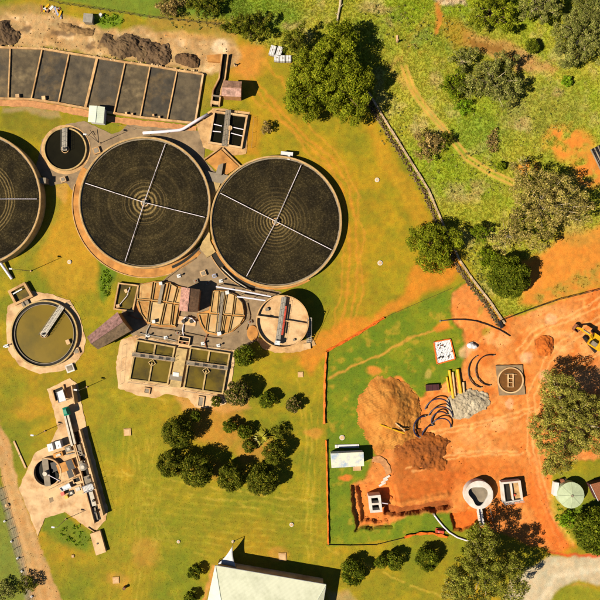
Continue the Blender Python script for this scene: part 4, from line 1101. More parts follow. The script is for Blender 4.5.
t = thing('deck_bridge', 'tan concrete deck between the two rectangular settling tanks', 'deck', P(178, 368))
MB().prism(Q([(177.5, 347.5), (188, 349), (181, 387.5), (170, 386)]), -.3, .7).build('slab', M['rim'], t)
MB().box(P(176.5, 374), 1.5, 1.0, .7, .82, -.1).build('hatch_cover', M['white'], t)
MB().prism(Q([(171, 374), (183, 376), (182, 381), (170, 379)]), .7, .72).build('patch', M['grey'], t)
t = thing('valve_pit', 'small cream framed valve pit at the head of the tank deck', 'pit', P(184, 340))
MB().loop(Q([(179, 335.5), (190.5, 337.5), (189, 346), (177.5, 344)], .8), inset(Q([(179, 335.5), (190.5, 337.5), (189, 346), (177.5, 344)], .8), .25), -.2, .8).build('wall', M['pale'], t)
MB().prism(inset(Q([(179, 335.5), (190.5, 337.5), (189, 346), (177.5, 344)], .8), .2), -.2, .2).build('floor', M['dark'], t)
MB().beam(P(178.5, 340.5, .8), P(189.5, 342, .8), .2, .3, .78).build('divider', M['pale'], t)
for x, y in ((182, 343), (187, 343.5)): MB().cyl(P(x, y, .6), .35, .2, .6, 12).build('valve', M['rust'], t)
for lab, pts in (('small grey topped chamber below the left settling tank', [(144.5, 387), (151, 388), (150, 394), (143.5, 393)]), ('cream framed chamber below the right settling tank', [(198.5, 395.5), (205, 396.5), (203.5, 407), (197, 406)])):
    t = thing('chamber', lab, 'chamber', P(*centroid(pts)))
    MB().loop(Q(pts), inset(Q(pts), .28), -.2, .45).build('wall', M['pale'], t)
    MB().prism(inset(Q(pts), .24), -.2, .3).build('cover', M['grey'], t)
# ---------------------------------------------------------------- inlet works, lower left
t = thing('grit_tank', 'round grit tank half open and dark on the inlet pavement', 'tank', P(47, 472.5))
c = P(47, 472.5, 1)
MB().ring(c, 3.25, 3.6, -.3, 1.1, seg=64).build('tank_wall', M['pale'], t)
MB().prism([(c[0] + 3.4 * math.cos(i / 48 * 6.283), c[1] + 3.4 * math.sin(i / 48 * 6.283)) for i in range(48)], -.3, .1).build('water', M['water_dark'], t)
MB().beam(P(45, 459, 1), P(48, 486, 1), 1.5, .9, 1.15).build('walkway', M['grey'], t)
MB().cyl(P(46, 473, 1.2), .55, 1.15, 2.0, 16).build('drive_motor', M['metal'], t)
MB().tube([(*P(47, 474, 1.4), 1.5), (*P(60, 481, 1.2), 1.2)], .1, 8).build('outlet_pipe', M['pipe'], t)
MB().prism(Q([(50, 463), (57, 462), (59, 470), (52, 473)], 1), .2, .8).build('baffle', M['dark_metal'], t)
for lab, pts, z, mt in (('tan concrete block of channels right of the round grit tank', [(56, 465), (72, 459), (76, 468), (59, 474)], 1.0, 'apron'), ('cream concrete cover beside the round grit tank', [(59, 474), (72, 469), (75, 476), (61, 482)], 1.05, 'pale')):
    tt = thing('channel_block', lab, 'channel', P(*centroid(pts)))
    MB().prism(Q(pts, z), -.2, z).build('body', M[mt], tt)
    p = Q(pts, z)
    MB().prism([lerp(p[1], p[0], .05), lerp(p[1], p[0], .42), lerp(p[2], p[3], .42), lerp(p[2], p[3], .05)], z, z + .03).build('grating', M['dark_metal'], tt)
t = thing('inlet_channel', 'long concrete inlet channel with a tall wall casting black shade', 'channel', P(88, 470))
MB().beam(P(79.5, 430, 1.6), P(103, 516, 1.6), .35, -.2, 1.7).build('outer_wall', M['pale'], t)
MB().beam(P(70, 432, 1), P(94, 524, 1), .3, -.2, 1.0).build('inner_wall', M['pale'], t)
MB().beam(P(75, 432), P(98, 520), 1.6, -.2, .15).build('channel_floor', M['dark'], t)
MB().beam(P(66.5, 416, .9), P(80, 462, .9), .25, -.2, .95).build('inner_wall', M['pale'], t)
for (x0, y0, x1, y1, w, z, mt) in ((77, 445, 80, 456, 1.6, .7, 'grey'), (81, 462, 84, 470, 1.8, .9, 'metal'), (86, 476, 90, 487, 1.6, .8, 'grey'), (90, 492, 94, 506, 1.3, .6, 'metal'), (93, 508, 96, 520, 1.2, .4, 'grey')):
    MB().beam(P(x0, y0, z), P(x1, y1, z), w, .1, z).build('cover_plate', M[mt], t)
for k in range(6):
    p = lerp(P(84, 455, 1), P(96, 512, 1), k / 5)
    MB().box(p, .5, .5, .2, 1.3 + .15 * (k % 2), .3).build('penstock', M['dark_metal'], t)
t = thing('screen_platform', 'white slatted screen platform bridging the inlet channel', 'platform', P(87, 488))
pl = Q([(82, 487), (92, 483.5), (94, 489), (84, 492.5)], 2)
for i in range(7):
    f = i / 6
    MB().beam(lerp(pl[0], pl[3], f), lerp(pl[1], pl[2], f), .16, 1.9, 2.0).build('slat', M['white'], t)
for p in pl: MB().tube([(*p, 0), (*p, 2.9)], .06, 6).build('post', M['metal'], t)
railing([pl[0], pl[1]], 2.0, t, 'white', step=1.2); railing([pl[3], pl[2]], 2.0, t, 'white', step=1.2)
t = thing('washer_drum', 'grey domed washer standing in the inlet channel', 'machine', P(83, 467))
MB().cyl(P(83, 467, 1.5), .95, 0, 1.4, 20).cyl(P(83, 467, 1.5), .95, 1.4, 1.75, 20, .45).build('drum', M['metal'], t)
MB().box(P(80, 463, 1.5), 1.0, .8, .2, 1.2, .3).build('motor', M['grey'], t)
# screw conveyors and hopper
t = thing('hopper', 'white hopper over a square pit at the top of the inlet works', 'hopper', P(59, 396))
pit = Q([(51.5, 389.5), (63.5, 384.5), (67.5, 397.5), (55, 403)], .3)
MB().loop(pit, inset(pit, .35), -.2, .5).build('pit_wall', M['concrete'], t)
MB().prism(inset(pit, .3), -.2, .1).build('pit_floor', M['dark'], t)
hp = Q([(56, 392.5), (62.5, 389.5), (66, 400.5), (58.5, 403)], 2.2)
lo = inset(hp, .5)
MB().add([(*p, 2.2) for p in hp] + [(*p, .6) for p in lo] + [(*p, 2.0) for p in inset(hp, .12)], [(0, 1, 5, 4), (1, 2, 6, 5), (2, 3, 7, 6), (3, 0, 4, 7), (0, 1, 9, 8), (1, 2, 10, 9), (2, 3, 11, 10), (3, 0, 8, 11), (8, 9, 10, 11)]).build('bin', M['white'], t)
for p in hp: MB().tube([(*p, 0), (*p, 2.2)], .07, 6).build('leg', M['metal'], t)
MB().beam(P(71.5, 386, 2.5), P(74.5, 404, 2.5), .3, 0, 2.6).build('screen_wall', M['pale'], t)
t = thing('screw_conveyor', 'grey twin screw conveyor with a green hood on the inlet works', 'conveyor', P(66, 425))
for s, (x0, y0, x1, y1) in enumerate(((64.5, 415, 72, 446), (67.5, 414, 75, 444))):
    MB().beam(P(x0, y0, 1.2), P(x1, y1, 1.2), .5, .7, 1.25).build('trough', M['metal'], t)
hd = Q([(61.5, 408.5), (66.5, 407), (69, 415), (63.5, 416.5)], 2.4)
top = [lerp(p, centroid(hd), .45) for p in hd]
MB().add([(*p, 1.0) for p in hd] + [(*p, 2.0) for p in hd] + [(*p, 2.5) for p in top], [(i, (i + 1) % 4, 4 + (i + 1) % 4, 4 + i) for i in range(4)] + [(4 + i, 4 + (i + 1) % 4, 8 + (i + 1) % 4, 8 + i) for i in range(4)] + [(8, 9, 10, 11)]).build('hood', M['green'], t)
for x, y in ((66, 422), (72, 438), (70, 420), (75, 436)): MB().tube([(*P(x, y, .6), 0), (*P(x, y, .6), .9)], .08, 6).build('leg', M['metal'], t)
for lab, x, y in (('left white electrical cabinet above the grit tank', 50.3, 447.5), ('right white electrical cabinet above the grit tank', 58.3, 444.8)):
    t = thing('cabinet', lab, 'cabinet', P(x, y), 0, 'white electrical cabinets')
    MB().box(P(x, y, 1.6), 1.2, 1.75, -.1, 1.6, .25).build('case', M['white'], t)
    MB().box(P(x, y, 1.6), 1.3, 1.85, 1.6, 1.66, .25).build('lid', M['white'], t)
    MB().box((P(x, y, 1.6)[0] + .05, P(x, y, 1.6)[1] - .25), .08, .5, 1.66, 1.7, .25).build('handle', M['dark_metal'], t)
t = thing('skip_bin', 'white tapered skip bin on the pale inlet pavement', 'skip bin', P(65, 487))
sk = Q([(59, 488), (69, 483), (71.5, 488), (62, 491.5)], 1.1)
MB().add([(*p, 1.15) for p in sk] + [(*p, .1) for p in inset(sk, .25)] + [(*p, 1.15) for p in inset(sk, .09)] + [(*p, .8) for p in inset(sk, .2)], [(i, (i + 1) % 4, 4 + (i + 1) % 4, 4 + i) for i in range(4)] + [(i, (i + 1) % 4, 8 + (i + 1) % 4, 8 + i) for i in range(4)] + [(8 + i, 8 + (i + 1) % 4, 12 + (i + 1) % 4, 12 + i) for i in range(4)] + [(12, 13, 14, 15)]).build('body', M['white'], t)
MB().beam(sk[0], sk[1], .1, 1.15, 1.22).build('lip', M['metal'], t)
for nm, lab, x, y, mt, rad in (('wheelie_bin', 'red wheelie bin beside the white skip bin', 62.5, 494, 'red', .62), ('wheelie_bin', 'yellow wheelie bin below the red one near the skip', 66.2, 497.2, 'yellow', .55)):
    t = thing(nm, lab, 'bin', P(x, y), 0, 'coloured wheelie bins')
    q = P(x, y, 1)
    MB().box(q, rad * 1.3, rad * 1.2, .1, .95, .35).build('body', M[mt], t)
    MB().box((q[0], q[1] + .03), rad * 1.45, rad * 1.4, .95, 1.03, .35).build('lid', M[mt], t)
    MB().tube([(q[0] - .25, q[1] - .35, .12), (q[0] + .25, q[1] - .35, .12)], .12, 10).build('wheel', M['black'], t)
slab('pavement_patch', 'grey brown square patch on the pale inlet pavement', [(49, 498), (53, 497), (54, 501), (50, 503)], .05, .1, 'tarmac')
t = thing('ramp_block', 'pale raised concrete ramp at the foot of the inlet works', 'ramp', P(98, 542))
MB().prism(Q([(90, 534), (100, 530.5), (106, 552), (96, 555.5)], .8), -.2, .8).build('block', M['pale'], t)
MB().cyl(P(97.5, 543.5, .8), .22, .8, .95, 12).build('lifting_eye', M['dark_metal'], t)
MB().beam(P(88, 527), P(97, 533), .2, -.1, .4).build('kerb', M['concrete'], t)

# clutter of small machinery around the grit tank
for lab, x, y, sx_, sy_, hh, mt, dk in (('dark open sump right of the tan channel block', 72.5, 463.5, 1.6, 1.5, .55, 'grey', 1), ('dark open sump below the cream concrete cover', 76.5, 480, 1.9, 1.3, .6, 'pale', 1),
        ('grey motor box between the cabinets and the inlet channel', 68, 449, 1.5, 1.3, .9, 'grey', 0), ('tan box above the round grit tank', 58, 455, 2.4, 1.2, .7, 'apron', 0),
        ('small grey box at the foot of the skip bin', 71, 493, 1.3, 1.0, .7, 'dark_metal', 0), ('pale block left of the white slatted platform', 77.5, 489, 2.2, 1.9, .5, 'pale', 0)):
    t = thing('inlet_box', lab, 'box', P(x, y))
    q = P(x, y, hh)
    if dk:
        o4 = [(q[0] + a * sx_ / 2 - b * sy_ * .15, q[1] + b * sy_ / 2 + a * sx_ * .16) for a, b in ((-1, -1), (1, -1), (1, 1), (-1, 1))]
        MB().loop(o4, inset(o4, .2), -.1, hh).build('wall', M[mt], t)
        MB().prism(inset(o4, .15), -.1, .1).build('water', M['dark'], t)
    else:
        MB().box(q, sx_, sy_, -.1, hh, .3).build('case', M[mt], t)
        MB().box((q[0] + .1, q[1]), sx_ * .5, sy_ * .5, hh, hh + .15, .3).build('lid', M['metal'], t)
t = thing('handrail', 'steel handrail along the skip side of the grit tank', 'railing', P(50, 489), 0, 'thin steel handrails')
railing(Q([(50, 489), (62, 483), (78, 477)], .2), .08, t, 'metal', step=1.6)
t = thing('handrail', 'steel handrail on top of the tall inlet channel wall', 'railing', P(90, 470), 0, 'thin steel handrails')
railing(Q([(81.5, 438), (103, 515)], 1.7), 1.7, t, 'metal', step=2.2, h=.9)
t = thing('pipework', 'pair of grey pipes crossing from the conveyor to the channel', 'pipe', P(74, 452), 0)
for dy in (0, 3): MB().tube([(*P(66, 452 + dy, .5), .4), (*P(74, 450 + dy, .6), .6), (*P(80, 452 + dy, .9), .9)], .13, 8).build('pipe_run', M['metal'], t)

# lamp posts -----------------------------------------------------------------
def lamp(label, x, y, hh, lean=(-.9, .1)):
    b = P(x, y)
    t = thing('lamp_post', label, 'lamp post', b, 0, 'lamp posts')
    MB().cyl(b, .22, -.1, .25, 10).build('base', M['pale'], t)
    MB().tube([(*b, 0), (b[0], b[1], hh)], .085, 8, .055).build('pole', M['metal'], t)
    MB().tube([(b[0], b[1], hh), (b[0] + lean[0] * .7, b[1] + lean[1], hh + .15)], .05, 6).build('arm', M['metal'], t)
    MB().box((b[0] + lean[0], b[1] + lean[1]), .75, .36, hh + .08, hh + .24, math.atan2(lean[1], lean[0])).build('lamp_head', M['white'], t)
lamp('tall lamp post on the lawn below the left filter', 31, 271, 8.5)
lamp('lamp post on the lawn right of the hopper', 87, 387, 5.2)
lamp('lamp post on the lawn left of the screw conveyor', 45, 431, 5.0)
lamp('lamp post at the grass notch of the inlet pavement', 66, 519, 5.5)
lamp('tall lamp post on the tarmac below the white roofed hut', 100, 143.5, 7.8)
t = thing('pole_frame', 'leaning dark steel frame on the tarmac near the white roofed hut', 'frame', P(95, 138))
for a, b in (((90, 130), (99, 143)), ((88, 136), (93, 131))):
    MB().tube([(*P(*a, 1.5), 1.5), (*P(*b), 0.05)], .07, 6).build('strut', M['dark_metal'], t)
# small bollard lights and posts with long shade in the court
bol = [('beside the tarmac court left of the left settling tank', 148, 335.5), ('above the left settling tank near its middle', 166, 337.5), ('between the valve pit and the rounded deck', 203, 343.5), ('above the right settling tank near the round tree', 218.5, 345.5), ('at the west kerb of the olive clarifier', 7, 346), ('left of the middle filter apron on the court', 179, 276), ('beside the black planting strip near the court', 221, 281)]
for lab, x, y in bol:
    t = thing('bollard_light', 'small white bollard light ' + lab, 'bollard', P(x, y), 0, 'bollard lights')
    q = P(x, y)
    MB().box(q, .9, .8, -.1, .25, .2).build('plinth', M['white'], t)
    MB().cyl(q, .1, .25, 1.3, 8).cyl(q, .24, 1.3, 1.55, 10).build('post', M['white'], t)
boxes = [('control_box', 'cream square control box on the court below the middle filter', 203.5, 273.5, 1.4, 1.4, .6, 'pale'), ('control_box', 'small blue grey box on the court near the right filter', 214.5, 276, 1.0, .9, .5, 'blue_pale'),
         ('control_box', 'cream box on the tarmac between the hut and the middle filter', 97, 151, 1.7, 1.7, .6, 'concrete'), ('control_box', 'pale block at the landing of the left filter', 64, 180, 1.3, 1.3, .7, 'pale'),
         ('control_box', 'pale hatch box at the foot of the olive clarifier', 70.5, 368, 2.0, 2.0, .5, 'white_concrete'), ('control_box', 'dark topped hatch right of the olive clarifier', 77, 351, 1.5, 1.5, .5, 'pale')]
M['blue_pale'] = material('pale_blue_paint', C(176, 178, 205), rough=0.5, var=0.1)
for nm, lab, x, y, sx_, sy_, hh, mt in boxes:
    t = thing(nm, lab, 'box', P(x, y))
    MB().box(P(x, y), sx_, sy_, -.1, hh, .35).build('case', M[mt], t)
    MB().box(P(x, y), sx_ * .66, sy_ * .66, hh, hh + .06, .35).build('lid', M['grey'], t)
for lab, pts in (('railing along the north side of the middle filter tarmac', [(118, 126), (150, 133)]), ('railing on the grass right of the dosing chamber', [(254, 118), (252, 148)]), ('railing beside the olive clarifier edge', [(58, 297), (72, 303), (82, 320)]), ('railing along the pavement left of the settling tanks', [(124, 345), (121, 384)]), ('railing along the workshop side of the chamber', [(121, 315), (136, 337)])):
    t = thing('handrail', 'thin steel ' + lab, 'railing', P(*pts[0]), 0, 'thin steel handrails')
    railing(Q(pts), 0.0, t, 'metal', step=3.2)

# pipes, kerbs and channels threading the digester court
M['rim_dark'] = material('weathered_brown_concrete', C(150, 122, 88), var=.3, scale=1.0, stain=C(90, 70, 48), stain_amt=.6, stain_scale=.5)
for lab, pts, rr_, z, mt in (('short grey pipe from the left deck to the left settling tank', [(151, 323), (147, 331), (146, 339)], .16, .3, 'metal'), ('short white pipe from the pump set to the valve pit', [(184, 323), (183, 330), (184, 337)], .14, .35, 'pipe'),
        ('rusty pipe from the rounded deck to the right settling tank', [(208, 333), (205, 341), (207, 350)], .15, .3, 'rust'), ('grey pipe along the south edge of the court', [(140, 333), (165, 338), (177, 341)], .11, .25, 'metal'),
        ('grey pipe rising beside the planting strip', [(222, 268), (236, 281), (252, 291)], .14, .5, 'metal'), ('rusty pipe left of the narrow chamber', [(128, 314), (136, 318), (146, 320)], .12, .3, 'rust')):
    t = thing('court_pipe', lab, 'pipe', P(*pts[1]), 0, 'small pipes in the court')
    MB().tube([(*P(*p), z) for p in pts], rr_, 8).build('pipe_run', M[mt], t)
    for p in (pts[0], pts[-1]): MB().cyl(P(*p), rr_ * 1.7, 0, z + rr_ * 1.3, 10).build('flange', M['rim_dark'], t)
for lab, pts, w in (('low brown kerb wall along the court between decks and settling tanks', [(150, 328), (176, 331), (205, 337), (222, 339), (238, 332)], .28), ('low brown kerb wall bounding the court below the middle filter', [(163, 281), (180, 268), (196, 258)], .25), ('low brown kerb wall along the right edge of the court', [(247, 303), (250, 316), (246, 330)], .25)):
    t = thing('kerb_wall', lab, 'kerb', P(*pts[1]), 0, 'low brown kerb walls')
    for a, b in zip(pts[:-1], pts[1:]): MB().beam(P(*lerp(a, b, .01)), P(*lerp(a, b, .985)), w, -.1, .38).build('kerb_block', M['rim_dark'], t)
for lab, pts in (('railing on the west edge of the left digester deck', [(138, 286), (137, 304), (147, 322)]), ('railing around the rounded end of the right digester deck', [(227, 291), (236, 295), (243, 303), (244, 315), (240, 324)]), ('railing between the right filter and the white overhead pipes', [(232, 283), (252, 292), (276, 295)])):
    t = thing('handrail', 'thin steel ' + lab, 'railing', P(*pts[0]), .8, 'thin steel handrails')
    railing(Q(pts, .8), .6 if 'filter' not in lab else 0.05, t, 'metal', step=1.8)
for lab, x, y in (('grey valve box on the court left of the pump set', 178, 333), ('grey valve box beside the blue grey box', 208, 283), ('grey valve box near the oval plinth', 250, 322), ('grey valve box below the cream control box', 196, 281)):
    t = thing('valve_box', lab, 'box', P(x, y), 0, 'grey valve boxes of the court')
    MB().box(P(x, y), 1.1, .8, -.1, .5, .3).build('case', M['grey'], t); MB().cyl(P(x, y), .22, .5, .72, 10).build('hand_wheel', M['rust'], t)
# manholes -------------------------------------------------------------------
for lab, x, y, r_, sq in (('round white manhole on the lawn between the left and middle filters', 69.5, 262, .5, 0), ('round white manhole on the lawn near the rubble row', 377, 180, .55, 0), ('round white manhole on the lawn left of the big green tree', 380, 263, .62, 0),
    ('small round manhole on the mown lawn left of the shade sail', 178.5, 541.5, .4, 0), ('small round manhole on the mown lawn right of the garden', 291.5, 524.5, .5, 0), ('small round manhole just above the shade sail tip', 233, 541.5, .35, 0),
    ('square pale lid on the lawn left of the left settling tank', 127.5, 432, .95, 1), ('square pale lid on the lawn below the tall round tank', 300.5, 374.5, .7, 1), ('square pale lid on bare ground above the large shed', 282.5, 556.5, 1.0, 1),
    ('square pale lid on the lawn at the lower left', 116, 580, .85, 1), ('round cream manhole on the site grass above the white hut', 342, 437.5, .65, 0), ('small pale lid above the site grass by the road stones', 73, 556, .35, 1)):
    t = thing('manhole', lab, 'manhole', P(x, y), 0, 'manhole covers on the grass')
    q = P(x, y)
    if sq:
        MB().box(q, r_ * 1.9, r_ * 1.9, -.2, .16, .06).build('collar', M['concrete'], t)
        MB().box(q, r_ * 1.3, r_ * 1.3, .16, .2, .06).build('lid', M['pale'], t)
    else:
        MB().cyl(q, r_, -.2, .18, 20).build('collar', M['white_concrete'], t)
        MB().cyl(q, r_ * .72, .18, .22, 20).build('lid', M['pale'], t)
t = thing('drum', 'small dark drum standing on the lawn at the lower left', 'drum', P(125, 587))
MB().cyl(P(125, 587), .35, 0, .9, 14).build('body', M['rust'], t)
MB().ring(P(125, 587), .3, .37, .88, .94, seg=16).build('rim', M['dark_metal'], t)
t = thing('post_stump', 'short dark post on orange earth above the pump house', 'post', P(235.5, 65.5))
MB().tube([(*P(235.5, 65.5), 0), (*P(235.5, 65.5), 1.2)], .16, 8).build('post', M['dark_metal'], t)
MB().box(P(235.5, 65.5), .6, .6, -.1, .3).build('base', M['pale'], t)

# white cubes at the top of the lawn -----------------------------------------
for i, (lab, x, y, a) in enumerate((('left upper of the five white tanks at the lawn top', 272.5, 50, -.3), ('right upper of the five white tanks at the lawn top', 279.3, 51, -.3), ('lower left of the five white tanks at the lawn top', 276.8, 57.8, -.1), ('lower middle of the five white tanks at the lawn top', 282.6, 58.2, -.05), ('lower right of the five white tanks at the lawn top', 288.5, 58.2, 0))):
    t = thing('bulk_tank', lab, 'tank', P(x, y), 0, 'white bulk tanks')
    q = P(x, y, 1.1); L = 2.4 if i < 2 else 1.5
    MB().box(q, 1.4, L, 0, .14, a).build('pallet', M['bark'], t)
    MB().box(q, 1.3, L * .95, .14, 1.12, a).build('body', M['white'], t)
    MB().cyl(q, .16, 1.12, 1.2, 12).build('cap', M['grey'], t)
    for s in (-.45, 0, .45):
        ca, sa = math.cos(a), math.sin(a)
        MB().box((q[0] + s * ca, q[1] + s * sa), .05, L * .98, .14, 1.15, a).build('cage_bar', M['metal'], t)

# ---------------------------------------------------------------- construction site
def mound(name, label, cat, cx, cy, rx, ry, hgt, colA, colB, rough, seed, rot=0, n=70, furrow=0.0, kind=None, ragged=.3, wave=3.2):
    u = np.linspace(-1.1, 1.1, n); U, V_ = np.meshgrid(u, u, indexing='ij')
    x0, y0 = P(cx, cy)
    ca, sa = math.cos(rot), math.sin(rot)
    Xl = U * rx * S; Yl = V_ * ry * S
    Xw = x0 + Xl * ca - Yl * sa; Yw = y0 + Xl * sa + Yl * ca
    pxx, pyy = 300 + Xw / S, 300 - Yw / S
    d = np.sqrt(U ** 2 + V_ ** 2) + ragged * fbm(pxx, pyy, 13, 4, seed)
    prof = np.clip(1 - d, 0, 1)
    hh = hgt * sm(prof * 1.15) ** 0.8 * (prof > 0)
    hh = hh * (1 + rough * fbm(pxx, pyy, 5, 3, seed + 1)) + (prof > 0) * rough * .5 * fbm(pxx, pyy, 2.2, 2, seed + 2)
    if furrow: hh += (prof > 0) * furrow * np.sin((pxx * .5 + pyy * .86) * 2 * math.pi / wave + 2 * fbm(pxx, pyy, 12, 2, 4))
    zz = np.where(prof > 0, hh - 0.03, -0.35)
    f = np.clip(0.5 + 0.6 * fbm(pxx, pyy, 8, 4, seed + 3), 0, 1)[..., None]
    col = np.array(colA) * (1 - f) + np.array(colB) * f
    v = np.stack([Xw - x0, Yw - y0, zz], -1).reshape(-1, 3)
    ii = np.arange(n * n).reshape(n, n)
    q = np.stack([ii[:-1, :-1], ii[1:, :-1], ii[1:, 1:], ii[:-1, 1:]], -1).reshape(-1, 4)
    keep = (zz.reshape(-1)[q] > -0.3).any(1)
    q = q[keep]
    us, inv = np.unique(q, return_inverse=True)
    o = np_mesh(name, v[us], inv.reshape(-1, 4), M['ground'], None, col.reshape(-1, 3)[us], smooth=False)
    o.location = (x0, y0, 0)
    tag(o, label, cat)
    return o
mound('soil_mound', 'big orange soil mound on the site grass', 'soil mound', 388, 413, 32, 38, 2.6, C(206, 142, 68), C(182, 112, 46), .06, 1, n=150, furrow=.05, ragged=.14, wave=2.1)
mound('soil_mound', 'low red brown spoil heap below the big orange mound', 'soil mound', 424, 450, 27, 19, .8, C(172, 96, 38), C(128, 72, 32), .3, 3, n=100, ragged=.45)
mound('gravel_pile', 'pale grey gravel pile below the yellow pipes', 'gravel pile', 468, 404, 23, 13.5, .9, C(206, 190, 162), C(172, 154, 126), .3, 2, rot=.15, n=110, ragged=.28)
mound('spoil_heap', 'dark brown spoil heap at the upper left edge', 'spoil heap', 3, 33, 15.6, 11.7, .9, C(134, 106, 74), C(76, 58, 42), .3, 5, n=80, ragged=.5)
mound('spoil_heap', 'dark brown spoil heap above the right sludge bays', 'spoil heap', 125, 46, 22.1, 13, .95, C(140, 112, 78), C(78, 60, 43), .35, 6, n=90, rot=-.4, ragged=.5)
mound('spoil_heap', 'dark brown spoil heap at the right end of the sludge beds', 'spoil heap', 152, 52, 19.5, 11.7, .95, C(132, 104, 74), C(76, 58, 42), .35, 7, n=90, rot=-.2, ragged=.5)
mound('spoil_heap', 'small brown spoil heap next to the end wall of the sludge beds', 'spoil heap', 186, 60, 12, 6, .8, C(120, 90, 60), C(84, 62, 42), .35, 4, n=60, rot=-.2, ragged=.5)
mound('spoil_heap', 'faint low brown heap in the middle of the pale yard', 'spoil heap', 72, 28, 20, 5, .5, C(160, 124, 80), C(110, 84, 52), .35, 2, n=60, rot=-.2, ragged=.5)
mound('soil_mound', 'small bumpy orange spoil heap right of the manhole plate', 'soil mound', 545, 346, 9, 11, .8, C(208, 112, 44), C(176, 90, 34), .3, 6, n=50)

# loose clods and stones on the bare earth, yard and along roads
def stones(name, label, regionpts, n, r0, r1, cols, mat=None):
    vs_all = []; fs_all = []; cc = []
    xs = [p[0] for p in regionpts]; ys = [p[1] for p in regionpts]
    cnt = 0; base = 0
    PXr = rng.uniform(min(xs), max(xs), n * 4); PYr = rng.uniform(min(ys), max(ys), n * 4)
    ok = sdf(regionpts, PXr, PYr) < 0
    for x, y in list(zip(PXr[ok], PYr[ok]))[:n]:
        wx, wy = P(x, y)
        _, z, _, _ = ground_at(np.array([wx]), np.array([wy]))
        v, f = rock(wx, wy, float(z[0]) + .03, random.uniform(r0, r1) * random.choice((1, 1, .6)))
        vs_all += v; fs_all += [tuple(i + base for i in q) for q in f]; base += len(v)
        k = random.choice(cols); s = random.uniform(.8, 1.2); cc += [(k[0] * s, k[1] * s, k[2] * s)] * len(v)
    o = np_mesh(name, np.array(vs_all), np.array(fs_all), M['grass'], None, np.array(cc))
    tag(o, label, 'stones', kind='stuff')
stones('earth_clods', 'loose orange clods scattered on the bare earth', [p for p in earth_pts if p[0] < 620], 350, .05, .16, [C(206, 112, 46), C(226, 140, 70), C(176, 90, 34)])
stones('yard_stones', 'loose pale stones scattered over the bare yard', [(0, 14), (50, 12), (120, 32), (205, 36), (232, 42), (224, 68), (150, 62), (45, 46), (0, 44)], 180, .05, .2, [C(200, 170, 124), C(150, 116, 76), C(226, 200, 160)])
stones('road_gravel', 'loose gravel on the west dirt road', [(0, 424), (19, 487), (61, 598), (31, 598), (3, 487)], 80, .05, .12, [C(200, 160, 110), C(150, 110, 70)])

# rubble row
row = [(366, 94), (380, 118), (400, 150), (425, 190), (438, 220), (457, 262), (470, 281), (488, 304), (502, 325)]
t = thing('rubble_row', 'long diagonal row of dark rubble and brush dividing lawn and field', 'rubble', P(430, 205))
for a, b in zip(row[:-1], row[1:]):
    pass
vs_all = []; fs_all = []; cc = []; base = 0
for k in range(2400):
    f = random.random() * (len(row) - 1); i = min(int(f), len(row) - 2)
    x = row[i][0] + (row[i + 1][0] - row[i][0]) * (f - i); y = row[i][1] + (row[i + 1][1] - row[i][1]) * (f - i)
    g = random.gauss(0, 1.3)
    x += -0.85 * 1.8 + g * .85; y += .5 * 1.8 - g * .5
    wx, wy = P(x, y)
    v, fq = rock(wx, wy, random.uniform(-.05, .15), random.uniform(.06, .24))
    vs_all += v; fs_all += [tuple(q + base for q in qq) for qq in fq]; base += len(v)
    kcol = random.choice((C(136, 108, 80), C(104, 82, 60), C(160, 132, 98), C(186, 158, 120), C(150, 136, 70))); cc += [kcol] * len(v)
o = np_mesh('rubble', np.array(vs_all) - np.array([*P(430, 205), 0]), np.array(fs_all), M['grass'], t, np.array(cc)); o['kind'] = 'stuff'
t = thing('concrete_drain', 'pale concrete drain edge along the upper side of the rubble row', 'drain', P(433, 205))
for (a, b) in zip(row[:-1], row[1:]):
    n = 5
    for i in range(n):
        p, q = lerp(a, b, i / n), lerp(a, b, (i + .96) / n)
        p = (p[0] + 2.6, p[1] - 1.4); q = (q[0] + 2.6, q[1] - 1.4)
        MB().beam(P(*p), P(*q), .42 + random.uniform(-.06, .08), -.25, .36 + random.uniform(-.06, .06)).build('drain_block', M['drain'] if 'drain' in M else M.setdefault('drain', material('old_drain_concrete', C(204, 174, 138), var=.3, scale=1.2, stain=C(110, 88, 66), stain_amt=.7)), t)
t = thing('log', 'pale fallen log lying above the big green tree', 'log', P(338, 14))
MB().tube([(*P(341, -4), .2), (*P(340, 6), .28), (*P(338, 16), .25), (*P(336.5, 27), .18)], .34, 8, .2).build('trunk', M['gum_bark'], t)
for p, q in (((340, 8), (343, 5)), ((338, 17), (335, 14))): MB().tube([(*P(*p), .3), (*P(*q), .7)], .1, 5, .04).build('branch_stub', M['gum_bark'], t)
t = thing('marker_post', 'pale short marker post in the field near the track', 'post', P(397, 42))
MB().box(P(397, 42), .35, .35, 0, 1.3).build('post', M['pale'], t); MB().box(P(397, 38.5), .5, 1.4, -.1, .25).build('footing', M['pale'], t)

# fences
def post_fence(name, label, pts, hh=1.2, step=10, wires=3, pm='bark', group=None, post_r=.07, zoff=0):
    t = thing(name, label, 'fence', P(*pts[0]), 0, group)
    for a, b in zip(pts[:-1], pts[1:]):
        L = math.hypot(b[0] - a[0], b[1] - a[1]); n = max(1, round(L / step))
        for i in range(n):
            q = P(*lerp(a, b, i / n))
            MB().tube([(*q, -.2), (*q, hh)], post_r, 6).build('post', M[pm], t)
    q = P(*pts[-1]); MB().tube([(*q, -.2), (*q, hh)], post_r, 6).build('post', M[pm], t)
    for k in range(wires):
        w = MB()
        for a, b in zip(pts[:-1], pts[1:]): w.tube([(*P(*a), hh * (k + 1) / wires - .05), (*P(*b), hh * (k + 1) / wires - .05)], .022, 4)
        w.build('wire', M['dark_metal'], t)
    return t
post_fence('wire_fence', 'thin wire fence along the top edge above the pale yard', [(40, -2), (60, 4), (100, 10), (150, 18), (235, 27)], 1.3)
